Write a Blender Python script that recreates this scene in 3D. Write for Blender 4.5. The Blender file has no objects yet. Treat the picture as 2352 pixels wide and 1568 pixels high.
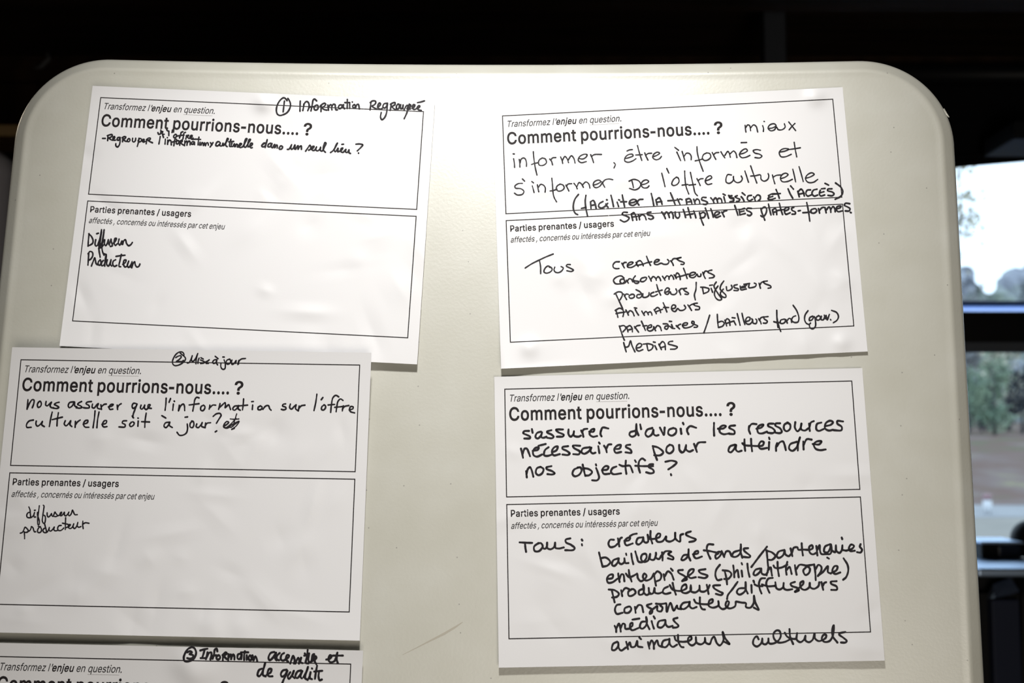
import bpy, bmesh, math, random
import numpy as np
from mathutils import Matrix, Vector, noise
from mathutils.geometry import tessellate_polygon

# ---------------------------------------------------------------- camera, light, exposure
scene = bpy.context.scene
COL = scene.collection
R = math.radians
CAM_H, PITCH, LENS = 1.52, R(4.8), 40.0
FPX = LENS / 36.0 * 2352.0
CX, CY = 1176.0, 784.0
ct, st = math.cos(PITCH), math.sin(PITCH)
CAMW = Matrix(((1, 0, 0, 0), (0, -st, -ct, 0), (0, ct, -st, CAM_H), (0, 0, 0, 1)))
cam = bpy.data.cameras.new('camera')
cam.lens, cam.sensor_width, cam.sensor_fit = LENS, 36.0, 'HORIZONTAL'
cam.clip_start, cam.clip_end = 0.02, 500
cam.dof.use_dof, cam.dof.focus_distance, cam.dof.aperture_fstop = True, 0.885, 8.0
camo = bpy.data.objects.new('camera', cam)
camo.matrix_world = CAMW
COL.objects.link(camo)
scene.camera = camo

# upright tabletop plane as seen from the camera: rotation, distance
AX, AY, AZ, DIST = -0.1882245, -0.0261011, -0.00087354, 0.8794397
BR = Matrix.Rotation(AZ, 3, 'Z') @ Matrix.Rotation(AY, 3, 'Y') @ Matrix.Rotation(AX, 3, 'X')
BOARD = CAMW @ Matrix.Translation((0, 0, -DIST)) @ BR.to_4x4()   # local x right, y up, z towards viewer

world = bpy.data.worlds.new('overcast_sky')
scene.world = world
world.use_nodes = True
wn = world.node_tree.nodes
wn['Background'].inputs[0].default_value = (0.66, 0.83, 1.0, 1)
wn['Background'].inputs[1].default_value = 2.3

def lamp(name, kind, loc, energy, color, **kw):
    d = bpy.data.lights.new(name, kind)
    d.energy, d.color = energy, color
    for k, v in kw.items():
        setattr(d, k, v)
    o = bpy.data.objects.new(name, d)
    o.location = loc
    COL.objects.link(o)
    return o

def aim(o, p):
    o.rotation_euler = (Vector(p) - o.location).to_track_quat('-Z', 'Y').to_euler()

key = lamp('ceiling_spotlight_glow', 'SPOT', BOARD @ Vector((-0.01, 0.75, 0.80)), 74, (1.0, 0.985, 0.955),
           shadow_soft_size=0.06, spot_size=R(58), spot_blend=1.0)
aim(key, BOARD @ Vector((-0.01, 0.06, 0)))
fill = lamp('unseen_fill_light', 'AREA', (0.45, -1.3, 0.75), 24, (1.0, 0.925, 0.81), shape='DISK', size=1.2)  # unseen fill behind the camera, added to lift the lower forms and shadows
aim(fill, BOARD @ Vector((0.1, -0.1, 0)))
back = lamp('added_wall_fill', 'AREA', (-1.9, 2.3, 2.55), 5.0, (1.0, 0.86, 0.66), shape='DISK', size=0.3)  # added to brighten the dark back wall and shelf, no fitting of its own

vs = scene.view_settings
vs.view_transform, vs.look, vs.gamma, vs.exposure = 'Standard', 'None', 1.0, 0.0
vs.use_curve_mapping = False

# ---------------------------------------------------------------- helpers
def px_ray(px, py):
    d = CAMW.to_3x3() @ Vector(((px - CX) / FPX, -(py - CY) / FPX, -1.0))
    return Vector((0, 0, CAM_H)), d

def at_y(px, py, y):
    o, d = px_ray(px, py)
    return o + d * (y / d.y)

BINV = BOARD.inverted()
CAML = BINV @ Vector((0, 0, CAM_H))
BINV3 = BINV.to_3x3()
def on_board(px, py, h=0.0):
    """pixel -> tabletop coordinates on the plane h above it"""
    d = BINV3 @ px_ray(px, py)[1]
    t = (h - CAML.z) / d.z
    return CAML.x + d.x * t, CAML.y + d.y * t

def mat(name, color, rough=0.6, spec=0.3, metallic=0.0, coat=0.0):
    m = bpy.data.materials.new(name)
    m.use_nodes = True
    b = m.node_tree.nodes['Principled BSDF']
    b.inputs['Base Color'].default_value = (*color, 1)
    b.inputs['Roughness'].default_value = rough
    b.inputs['Specular IOR Level'].default_value = spec
    b.inputs['Metallic'].default_value = metallic
    b.inputs['Coat Weight'].default_value = coat
    return m

def N(m, t, **kw):
    n = m.node_tree.nodes.new(t)
    for k, v in kw.items():
        setattr(n, k, v)
    return n

def L(m, a, b):
    m.node_tree.links.new(a, b)

def bumpy(m, scale, strength, dist, detail=4, vec=None):
    nt = m.node_tree
    tc = N(m, 'ShaderNodeTexCoord')
    no = N(m, 'ShaderNodeTexNoise')
    no.inputs['Scale'].default_value = scale
    no.inputs['Detail'].default_value = detail
    bu = N(m, 'ShaderNodeBump')
    bu.inputs['Strength'].default_value = strength
    bu.inputs['Distance'].default_value = dist
    L(m, tc.outputs['Object'], no.inputs['Vector'])
    L(m, no.outputs['Fac'], bu.inputs['Height'])
    L(m, bu.outputs['Normal'], nt.nodes['Principled BSDF'].inputs['Normal'])
    return tc, no

def mottled(m, stops, scale, detail=5, coord='Object', stretch=(1, 1, 1)):
    """base colour from a noise through a colour ramp"""
    tc = N(m, 'ShaderNodeTexCoord')
    mp = N(m, 'ShaderNodeMapping')
    mp.inputs['Scale'].default_value = stretch
    no = N(m, 'ShaderNodeTexNoise')
    no.inputs['Scale'].default_value = scale
    no.inputs['Detail'].default_value = detail
    cr = N(m, 'ShaderNodeValToRGB')
    el = cr.color_ramp.elements
    while len(el) < len(stops):
        el.new(0.5)
    for e, (p, c) in zip(el, stops):
        e.position, e.color = p, (*c, 1)
    L(m, tc.outputs[coord], mp.inputs['Vector'])
    L(m, mp.outputs['Vector'], no.inputs['Vector'])
    L(m, no.outputs['Fac'], cr.inputs['Fac'])
    L(m, cr.outputs['Color'], m.node_tree.nodes['Principled BSDF'].inputs['Base Color'])
    return cr

def obj(name, verts, faces, material, parent=None, smooth=False, matrix=None):
    me = bpy.data.meshes.new(name)
    me.from_pydata([tuple(v) for v in verts], [], faces)
    me.validate()
    me.update()
    if smooth:
        me.polygons.foreach_set('use_smooth', [True] * len(me.polygons))
    if material:
        me.materials.append(material)
    o = bpy.data.objects.new(name, me)
    COL.objects.link(o)
    if parent:
        o.parent = parent
    if matrix is not None:
        o.matrix_world = matrix
    return o

def obj_bm(name, bm, material, parent=None, smooth=False):
    bmesh.ops.recalc_face_normals(bm, faces=bm.faces)
    me = bpy.data.meshes.new(name)
    bm.to_mesh(me)
    bm.free()
    if smooth:
        me.polygons.foreach_set('use_smooth', [True] * len(me.polygons))
    me.materials.append(material)
    o = bpy.data.objects.new(name, me)
    COL.objects.link(o)
    if parent:
        o.parent = parent
    return o

def tag(o, label=None, cat=None, group=None, kind=None):
    for k, v in (('label', label), ('category', cat), ('group', group), ('kind', kind)):
        if v:
            o[k] = v
    return o

def empty(name, loc, rotz=0.0):
    o = bpy.data.objects.new(name, None)
    o.location = loc
    o.rotation_euler = (0, 0, rotz)
    o.empty_display_size = 0.05
    COL.objects.link(o)
    return o

def add_box(bm, lo, hi, bevel=0.0, mtx=None):
    b = bmesh.new()
    bmesh.ops.create_cube(b, size=1.0)
    for v in b.verts:
        v.co = Vector([(lo[i] + hi[i]) / 2 + v.co[i] * (hi[i] - lo[i]) for i in range(3)])
    if bevel:
        bmesh.ops.bevel(b, geom=list(b.edges), offset=bevel, segments=3, affect='EDGES', profile=0.5)
    if mtx is not None:
        bmesh.ops.transform(b, matrix=mtx, verts=b.verts)
    t = bpy.data.meshes.new('t')
    b.to_mesh(t)
    b.free()
    bm.from_mesh(t)
    bpy.data.meshes.remove(t)

def box(name, lo, hi, material, parent=None, bevel=0.0, mtx=None):
    bm = bmesh.new()
    add_box(bm, lo, hi, bevel, mtx)
    return obj_bm(name, bm, material, parent)

def add_tube(bm, pts, r, n=12):
    """round tube through points"""
    pts = [Vector(p) for p in pts]
    rs = r if isinstance(r, (list, tuple)) else [r] * len(pts)
    rings = []
    up = Vector((0.13, 0.27, 1.0)).normalized()
    for i, p in enumerate(pts):
        a = pts[max(i - 1, 0)]
        b = pts[min(i + 1, len(pts) - 1)]
        t = (b - a).normalized()
        u = t.cross(up)
        if u.length < 1e-3:
            u = t.cross(Vector((1, 0, 0)))
        u.normalize()
        w = t.cross(u)
        rings.append([bm.verts.new(p + (u * math.cos(k * 2 * math.pi / n) + w * math.sin(k * 2 * math.pi / n)) * rs[i]) for k in range(n)])
    for a, b in zip(rings, rings[1:]):
        for k in range(n):
            bm.faces.new((a[k], a[(k + 1) % n], b[(k + 1) % n], b[k]))
    bm.faces.new(rings[0][::-1])
    bm.faces.new(rings[-1])

# ---------------------------------------------------------------- materials
def table_plastic():
    m = mat('warm_white_moulded_plastic', (0.50, 0.475, 0.40), 0.39, 1.0, coat=0.75)
    m.node_tree.nodes['Principled BSDF'].inputs['Coat Roughness'].default_value = 0.36
    cr = mottled(m, [(0.30, (0.418, 0.411, 0.357)), (0.55, (0.442, 0.436, 0.386)), (0.75, (0.466, 0.463, 0.418))], 20.0, 8)
    nt = m.node_tree
    b = nt.nodes['Principled BSDF']
    # small dark scuff specks of its own
    tc = N(m, 'ShaderNodeTexCoord')
    vo = N(m, 'ShaderNodeTexVoronoi', voronoi_dimensions='2D')
    vo.inputs['Scale'].default_value = 27
    vo.inputs['Randomness'].default_value = 1.0
    lt = N(m, 'ShaderNodeMath', operation='LESS_THAN')
    lt.inputs[1].default_value = 0.0145
    sel = N(m, 'ShaderNodeSeparateColor')
    gt = N(m, 'ShaderNodeMath', operation='GREATER_THAN')
    gt.inputs[1].default_value = 0.45
    mu = N(m, 'ShaderNodeMath', operation='MULTIPLY')
    mu2 = N(m, 'ShaderNodeMath', operation='MULTIPLY')
    mu2.inputs[1].default_value = 0.62
    mx = N(m, 'ShaderNodeMix', data_type='RGBA')
    mx.inputs[7].default_value = (0.16, 0.15, 0.14, 1)
    L(m, tc.outputs['Object'], vo.inputs['Vector'])
    L(m, vo.outputs['Distance'], lt.inputs[0])
    L(m, vo.outputs['Color'], sel.inputs['Color'])
    L(m, sel.outputs[0], gt.inputs[0])
    L(m, lt.outputs[0], mu.inputs[0])
    L(m, gt.outputs[0], mu.inputs[1])
    L(m, mu.outputs[0], mu2.inputs[0])
    L(m, mu2.outputs[0], mx.inputs[0])
    L(m, cr.outputs['Color'], mx.inputs[6])
    L(m, mx.outputs[2], b.inputs['Base Color'])
    # fine orange peel
    no = N(m, 'ShaderNodeTexNoise')
    no.inputs['Scale'].default_value = 420
    no.inputs['Detail'].default_value = 2
    bu = N(m, 'ShaderNodeBump')
    bu.inputs['Strength'].default_value = 0.12
    bu.inputs['Distance'].default_value = 0.0007
    L(m, tc.outputs['Object'], no.inputs['Vector'])
    L(m, no.outputs['Fac'], bu.inputs['Height'])
    L(m, bu.outputs['Normal'], b.inputs['Normal'])
    return m

M_TABLE = table_plastic()
M_PAPER = mat('white_copy_paper', (0.608, 0.604, 0.616), 0.5, 0.45)
bumpy(M_PAPER, 900, 0.06, 0.0004, 3)
M_INK = mat('black_marker_ink', (0.012, 0.010, 0.013), 0.55, 0.2)
M_PRINT = mat('black_laser_print', (0.016, 0.013, 0.014), 0.6, 0.2)
M_GREYPRINT = mat('dark_grey_laser_print', (0.03, 0.028, 0.03), 0.6, 0.2)
M_FAINT = mat('light_grey_laser_print', (0.30, 0.29, 0.29), 0.6, 0.2)
M_STEEL = mat('grey_painted_steel', (0.30, 0.30, 0.31), 0.4, 0.5, 0.6)
M_WALL = mat('dark_brown_timber_wall', (0.030, 0.016, 0.009), 0.75, 0.12)
mottled(M_WALL, [(0.3, (0.018, 0.009, 0.005)), (0.7, (0.042, 0.021, 0.011))], 3.0, 6, stretch=(6, 1, 0.4))
M_BEAM = mat('blackened_timber', (0.020, 0.012, 0.008), 0.8, 0.1)
mottled(M_BEAM, [(0.3, (0.012, 0.008, 0.005)), (0.7, (0.030, 0.018, 0.011))], 4.0, 6, stretch=(0.5, 5, 5))
M_OAK = mat('brown_stained_board', (0.16, 0.095, 0.035), 0.6, 0.2)
mottled(M_OAK, [(0.3, (0.25, 0.165, 0.075)), (0.7, (0.38, 0.255, 0.115))], 3.0, 6, stretch=(0.6, 5, 8))
M_FLOOR = mat('dark_plank_floor', (0.07, 0.045, 0.028), 0.5, 0.3)
mottled(M_FLOOR, [(0.3, (0.045, 0.028, 0.016)), (0.7, (0.09, 0.06, 0.038))], 2.0, 6, stretch=(8, 0.7, 1))
M_BLACK = mat('black_satin_paint', (0.006, 0.006, 0.007), 0.5, 0.25)
M_BLIND = mat('black_blind_fabric', (0.007, 0.007, 0.008), 0.9, 0.05)
M_GLOSS = mat('satin_metal_sky_tinted', (0.60, 0.76, 1.0), 0.45, 0.8, 0.85)  # blue of the reflected sky put into the base colour of the lids
M_NAVY = mat('dark_navy_panel', (0.020, 0.026, 0.055), 0.55, 0.3)
M_GREYFAB = mat('grey_upholstery', (0.42, 0.40, 0.43), 0.95, 0.1)
bumpy(M_GREYFAB, 300, 0.4, 0.002)
M_CABLE = mat('dark_grey_cable', (0.10, 0.10, 0.102), 0.5, 0.3)
M_SKYTRIM = mat('sky_tinted_trim_metal', (0.22, 0.40, 1.0), 0.35, 0.5)  # blue of the daylight on the sill strip put into its colour
M_SLATE = mat('slate_grey_paint', (0.09, 0.10, 0.12), 0.55, 0.3)

def glass():
    m = bpy.data.materials.new('clear_window_glass')
    m.use_nodes = True
    nt = m.node_tree
    nt.nodes.remove(nt.nodes['Principled BSDF'])
    tr = N(m, 'ShaderNodeBsdfTransparent')
    tr.inputs[0].default_value = (0.97, 0.98, 0.985, 1)
    gl = N(m, 'ShaderNodeBsdfGlossy')
    gl.inputs['Roughness'].default_value = 0.02
    fr = N(m, 'ShaderNodeFresnel')
    fr.inputs['IOR'].default_value = 1.25
    mx = N(m, 'ShaderNodeMixShader')
    L(m, fr.outputs[0], mx.inputs[0])
    L(m, tr.outputs[0], mx.inputs[1])
    L(m, gl.outputs[0], mx.inputs[2])
    L(m, mx.outputs[0], nt.nodes['Material Output'].inputs[0])
    return m
M_GLASS = glass()

# ---------------------------------------------------------------- room shell
WY = 3.6                                   # window wall
RX0, RX1, RY0, CEIL = -3.6, 4.4, -2.6, 2.75
box('floor', (RX0, RY0, -0.12), (RX1, WY, 0.0), M_FLOOR)['kind'] = 'structure'
box('ceiling', (RX0, RY0, CEIL), (RX1, WY + 0.15, CEIL + 0.12), M_BEAM)['kind'] = 'structure'
box('wall_left', (RX0 - 0.15, RY0, 0), (RX0, WY + 0.15, CEIL), M_WALL)['kind'] = 'structure'
box('wall_right', (RX1, RY0, 0), (RX1 + 0.15, WY + 0.15, CEIL), M_WALL)['kind'] = 'structure'
box('wall_front', (RX0, RY0 - 0.15, 0), (RX1, RY0, CEIL), M_WALL)['kind'] = 'structure'

WX0, WX1 = 0.95, 3.1                       # glazed opening in the far wall
zb = at_y(2280, 800, WY).z                 # meeting rail, bottom and top
zt = at_y(2280, 714, WY).z
ztop = at_y(2280, 300, WY).z
ZSILL = 0.86
bm = bmesh.new()
add_box(bm, (RX0, WY, 0), (WX0, WY + 0.15, CEIL))
add_box(bm, (WX1, WY, 0), (RX1, WY + 0.15, CEIL))
add_box(bm, (WX0, WY, 0), (WX1, WY + 0.15, ZSILL))
add_box(bm, (WX0, WY, ztop), (WX1, WY + 0.15, CEIL))
for k in range(18):                        # vertical boards on the timber wall
    x = RX0 + 0.12 + k * 0.25
    if x < WX0 - 0.1:
        add_box(bm, (x, WY - 0.018, 0.12), (x + 0.2, WY + 0.01, CEIL - 0.02), 0.004)
obj_bm('wall_back', bm, M_WALL)['kind'] = 'structure'

w1 = tag(empty('window_1', (WX0, WY, ZSILL)), kind='structure')
def wpart(name, lo, hi, m, bevel=0.0):
    o = box(name, [a - b for a, b in zip(lo, (WX0, WY, ZSILL))], [a - b for a, b in zip(hi, (WX0, WY, ZSILL))], m, w1, bevel)
    return o
bm = bmesh.new()
for lo, hi in (((0, 0.02, 0), (0.05, 0.12, ztop - ZSILL)), ((WX1 - WX0 - 0.05, 0.02, 0), (WX1 - WX0, 0.12, ztop - ZSILL)),
               ((0.05, 0.02, 0), (WX1 - WX0 - 0.05, 0.12, 0.05)), ((0.05, 0.02, ztop - ZSILL - 0.05), (WX1 - WX0 - 0.05, 0.12, ztop - ZSILL))):
    add_box(bm, lo, hi, 0.004)
obj_bm('window_frame', bm, M_BLACK, w1)
wpart('meeting_rail', (WX0 + 0.05, WY + 0.01, zb - 0.004), (WX1 - 0.05, WY + 0.10, zt), M_BLACK, 0.006)
wpart('lower_bead', (WX0 + 0.05, WY - 0.004, zb - 0.012), (WX1 - 0.05, WY + 0.03, zb + 0.022), M_SLATE, 0.006)
bm = bmesh.new()                           # metal sill of the upper pane, sky light in its colour, sloped outside the glass
z0, z1 = zt, at_y(2280, 701, WY).z
z2 = at_y(2280, 702.5, WY + 0.34).z
vs_ = [(0.05, 0.115, z0 - ZSILL), (WX1 - WX0 - 0.05, 0.115, z0 - ZSILL), (WX1 - WX0 - 0.05, 0.34, z2 - ZSILL), (0.05, 0.34, z2 - ZSILL)]
vb = [(x, y + 0.012, z - 0.02) for x, y, z in vs_]
V = [bm.verts.new(v) for v in vs_ + vb]
for f in ((0, 1, 2, 3), (7, 6, 5, 4), (0, 4, 5, 1), (1, 5, 6, 2), (2, 6, 7, 3), (3, 7, 4, 0)):
    bm.faces.new([V[i] for i in f])
obj_bm('sloping_sill', bm, M_SKYTRIM, w1)
wpart('upper_rail', (WX0 + 0.05, WY + 0.34, z2 - 0.012), (WX1 - 0.05, WY + 0.36, z2 + 0.019), M_SLATE, 0.003)
wpart('pane', (WX0 + 0.05, WY + 0.06, ZSILL + 0.05), (WX1 - 0.05, WY + 0.064, zb), M_GLASS)
wpart('pane', (WX0 + 0.05, WY + 0.06, zt), (WX1 - 0.05, WY + 0.064, ztop - 0.05), M_GLASS)

# black roller blind hanging a little askew over the top of the window
bl = tag(empty('roller_blind', (1.15, WY - 0.06, 2.40)), 'black roller blind hanging askew across the top of the window', 'blind')
p0, p1 = at_y(2190, 385, WY - 0.06), at_y(2352, 371, WY - 0.06)
sl = (p1.z - p0.z) / (p1.x - p0.x)
bm = bmesh.new()
def blind_pt(x, z, y):
    return (x - 1.15, y, z - 2.40)
x0, x1 = 0.98, 3.0
zA, zB = p0.z + (x0 - p0.x) * sl, p0.z + (x1 - p0.x) * sl
for y in (-0.003, 0.003):
    pass
V = [bm.verts.new(blind_pt(x, z, y)) for y in (-0.004, 0.004) for x, z in ((x0, zA), (x1, min(zB, 2.66)), (x1, 2.70), (x0, 2.70))]
for f in ((0, 1, 2, 3), (7, 6, 5, 4), (0, 4, 5, 1), (1, 5, 6, 2), (2, 6, 7, 3), (3, 7, 4, 0)):
    bm.faces.new([V[i] for i in f])
obj_bm('fabric', bm, M_BLIND, bl)
bm = bmesh.new()
add_tube(bm, [blind_pt(x0, 2.66, -0.03), blind_pt(x1, 2.66, -0.03)], 0.034, 16)
obj_bm('roller_tube', bm, M_BLACK, bl, True)
bm = bmesh.new()
add_tube(bm, [blind_pt(x0, zA + 0.03, -0.008), blind_pt(x1, min(zB, 2.66) + 0.03, -0.008)], 0.012, 10)
obj_bm('bottom_bar', bm, M_BLIND, bl, True)

# ceiling joists: countable beams, part of the shell
for k, y in enumerate((0.9, 1.8, 2.7)):
    box('trim_%d' % (k + 1), (RX0, y, CEIL - 0.16), (RX1, y + 0.10, CEIL), M_BEAM, bevel=0.008)['kind'] = 'structure'
p = at_y(30, 176, WY - 0.03)
box('trim_4', (RX0, WY - 0.05, p.z - 0.02), (-0.9, WY - 0.018, p.z + 0.02), M_WALL)['kind'] = 'structure'
p = at_y(20, 299, WY - 0.22)
sh = box('wall_shelf', (RX0 + 0.02, WY - 0.22, p.z - 0.018), (-1.05, WY - 0.018, p.z + 0.018), M_OAK, bevel=0.004)
tag(sh, 'brown wooden shelf board on the dark wall, left of the white tabletop', 'shelf')

# cable hanging on the wall at the upper left
pts = [at_y(x, y, WY - 0.035) for x, y in ((124, -260), (124, -60), (125, 20), (126, 80), (123, 110), (112, 135), (92, 155), (62, 168), (25, 174), (-40, 178), (-160, 180))]
pts[0].z = min(pts[0].z, CEIL)
bm = bmesh.new()
add_tube(bm, [(a - pts[0]) for a in pts if a.z <= CEIL + 0.001], 0.008, 8)
cb = obj_bm('hanging_cable', bm, M_CABLE, None, True)
cb.location = pts[0]
tag(cb, 'dark cable hanging down the wall and bending left above the tabletop corner', 'cable')

# narrow dark post and small box seen in the gloom above
p = at_y(1775, 90, 3.0)
po = box('post', (p.x - 0.03, 2.97, 0), (p.x + 0.03, 3.03, CEIL), mat('dark_slate_post_paint', (0.035, 0.038, 0.046), 0.6, 0.2), bevel=0.006)
tag(po, 'dim slate post rising behind the tabletop, right of centre', 'post')

# ---------------------------------------------------------------- grey seat at the left edge
p = at_y(-110, 345, 2.2)
ch = tag(empty('high_back_chair', (p.x, 2.2, 0)), 'grey upholstered high-backed chair peeking out left of the tabletop', 'chair')
bm = bmesh.new()
top = p.z
xr = at_y(34, 500, 2.2).x - p.x
add_box(bm, (-0.34, -0.06, 0.62), (xr, 0.06, top), 0.05)
obj_bm('backrest', bm, M_GREYFAB, ch, True)
box('seat', (-0.32, -0.52, 0.56), (xr - 0.02, -0.04, 0.68), M_GREYFAB, ch, 0.04)
for sx in (-0.29, xr - 0.05):
    for sy in (-0.48, 0.02):
        bm = bmesh.new()
        add_tube(bm, [(sx, sy, 0), (sx, sy, 0.60)], 0.016, 10)
        obj_bm('leg', bm, M_BLACK, ch, True)

# ---------------------------------------------------------------- equipment at the right edge
YE = 2.95
pL, pR = at_y(2246, 1305, YE), at_y(2460, 1300, YE)
zt_ = pL.z
eq = tag(empty('equipment_cabinet', (pL.x, YE, 0)), 'tall black equipment cabinet with a shiny top below the window at the right edge', 'cabinet')
wE = pR.x - pL.x
bm = bmesh.new()
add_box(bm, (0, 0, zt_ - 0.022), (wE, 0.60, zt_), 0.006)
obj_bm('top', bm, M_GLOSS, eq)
bm = bmesh.new()
add_box(bm, (0.012, 0.05, 0.06), (wE - 0.012, 0.58, zt_ - 0.07))
add_box(bm, (0.02, 0.10, zt_ - 0.08), (wE - 0.02, 0.58, zt_ - 0.02))
obj_bm('body', bm, M_BLACK, eq)
box('plinth', (0.03, 0.07, 0.0), (wE - 0.03, 0.55, 0.06), M_BLACK, eq)
lz = at_y(2310, 1352, YE).z
bm = bmesh.new()
x0 = at_y(2288, 1360, YE).x - pL.x
x1 = at_y(2340, 1350, YE).x - pL.x
Vv = [bm.verts.new(v) for v in ((x0 - .006, -0.005, lz - 0.022), (x1, -0.005, lz - 0.006), (x1 + .002, 0.05, lz + 0.022), (x0 + .014, 0.05, lz + 0.006),
                                (x0 - .006, 0.052, lz - 0.034), (x1, 0.052, lz - 0.024))]
for f in ((0, 1, 2, 3), (0, 4, 5, 1), (1, 5, 2), (0, 3, 4), (2, 5, 4, 3)):
    bm.faces.new([Vv[i] for i in f])
obj_bm('tilted_tray', bm, mat('blue_grey_tray_plastic', (0.10, 0.13, 0.21), 0.35, 0.5), eq)
box('front_panel', (x0 - 0.004, 0.02, 0.12), (x1 + 0.01, 0.052, lz - 0.03), M_NAVY, eq, 0.004)
bm = bmesh.new()
add_tube(bm, [(x1 + 0.03, 0.045, zt_ - 0.03), (x1 + 0.028, 0.04, lz - 0.03), (x1 + 0.02, 0.042, lz - 0.3), (x1 + 0.03, 0.045, 0.4)], 0.006, 8)
obj_bm('cord', bm, M_BLACK, eq, True)

YB = 3.18
bL, bR, bC = at_y(2256, 1279, YB), at_y(2336, 1279, YB), at_y(2292, 1284, YB - 0.03)
bx = tag(empty('small_box', (bL.x, YB, zt_)), 'small black box standing on the shiny cabinet top', 'box')
hb = 0.040
ang = R(-18)
RM = Matrix.Rotation(ang, 4, 'Z')
wB = 0.115
obj_bm_ = bmesh.new()
add_box(obj_bm_, (0.0, 0.0, 0.0), (wB * 0.42, 0.14, hb), 0.004)
obj_bm('front_half', obj_bm_, M_BLACK, bx)
obj_bm_ = bmesh.new()
add_box(obj_bm_, (wB * 0.42, 0.012, 0.0), (wB, 0.14, hb - 0.004), 0.006)
obj_bm('rear_half', obj_bm_, mat('blue_black_plastic', (0.03, 0.04, 0.075), 0.3, 0.5), bx)
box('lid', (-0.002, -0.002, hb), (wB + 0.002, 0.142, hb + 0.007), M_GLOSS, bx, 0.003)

sp = at_y(2368, 1238, 3.25)
rs = 44 / FPX * 3.25
gl = tag(empty('black_ball', (sp.x, 3.25, zt_)), 'black rounded ball shape on the cabinet top, cut off by the right frame edge', 'ball')
bm = bmesh.new()
bmesh.ops.create_uvsphere(bm, u_segments=32, v_segments=20, radius=rs)
bmesh.ops.translate(bm, verts=bm.verts, vec=(0, 0, sp.z - zt_))
obj_bm('sphere', bm, M_BLACK, gl, True)
bm = bmesh.new()
add_tube(bm, [(0, 0, 0), (0, 0, 0.006), (0, 0, 0.012), (0, 0, max(0.02, sp.z - zt_ - rs * 0.8))], [rs * .8, rs * .8, rs * .3, rs * .25], 20)
obj_bm('foot', bm, M_BLACK, gl, True)

p = at_y(2345, 315, WY - 0.3)
du = box('wall_box', (p.x - 0.045, WY - 0.36, p.z - 0.02), (p.x + 0.20, WY - 0.14, p.z + 0.035), mat('dim_slate_paint', (0.014, 0.015, 0.018), 0.6, 0.1), bevel=0.006)
tag(du, 'dim slate-blue box mounted above the window at the right edge', 'box')

# ---------------------------------------------------------------- outdoors, seen through the window
def ground_z(x, y):
    if y < 29:
        return -0.2
    if y < 47:
        return -0.2 + (y - 29) / 18 * 1.75 + 0.12 * noise.noise(Vector((x * .3, y * .3, 0)))
    return 1.55 + (y - 47) * 0.03
M_GRASS = mat('leaf_littered_ground', (0.2, 0.16, 0.13), 0.95, 0.05)
mottled(M_GRASS, [(0.30, (0.125, 0.13, 0.085)), (0.45, (0.15, 0.105, 0.09)), (0.58, (0.17, 0.135, 0.125)), (0.72, (0.22, 0.205, 0.13))], 0.5, 6)
xs = np.linspace(-10, 60, 60)
ys = np.concatenate([np.linspace(29, 47, 22), [60, 90, 160]])
V = [(x, y, ground_z(x, y)) for y in ys for x in xs]
nx = len(xs)
F = [(j * nx + i, j * nx + i + 1, (j + 1) * nx + i + 1, (j + 1) * nx + i) for j in range(len(ys) - 1) for i in range(nx - 1)]
bank = obj('grass_bank', V, F, M_GRASS, smooth=True)
tag(bank, 'leaf-littered grassy bank rising beyond the road outside', 'ground', kind='structure')
M_ROAD = mat('pale_grey_asphalt', (0.36, 0.37, 0.365), 0.9, 0.1)
mottled(M_ROAD, [(0.3, (0.225, 0.213, 0.19)), (0.7, (0.265, 0.25, 0.225))], 0.7, 5)
rd = box('road', (-10, WY + 0.6, -0.4), (60, 24.6, -0.2), M_ROAD)
tag(rd, 'pale grey road outside the window', 'road', kind='structure')
M_VERGE = mat('wet_gravel_verge', (0.52, 0.58, 0.68), 0.8, 0.2)
mottled(M_VERGE, [(0.3, (0.20, 0.205, 0.215)), (0.7, (0.29, 0.295, 0.305))], 0.9, 5)
kb = box('verge', (-10, 24.6, -0.4), (60, 29.2, -0.19), M_VERGE)
tag(kb, 'bluish gravel verge along the far side of the road', 'verge', kind='structure')

bp = at_y(2268.5, 1184, 25.6)
bo = tag(empty('marker_post', (bp.x, 25.6, -0.19)), 'short white marker post with a red cap beside the road', 'post')
r_ = 9.5 / FPX * 25.6
bm = bmesh.new()
add_tube(bm, [(0, 0, 0), (0, 0, 0.31)], r_, 14)
obj_bm('shaft', bm, mat('white_post_paint', (0.58, 0.59, 0.61), 0.5, 0.3), bo, True)
bm = bmesh.new()
add_tube(bm, [(0, 0, 0.31), (0, 0, 0.41), (0, 0, 0.44)], [r_, r_, r_ * .7], 14)
obj_bm('cap', bm, mat('faded_red_paint', (0.28, 0.17, 0.18), 0.5, 0.3), bo, True)

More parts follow.
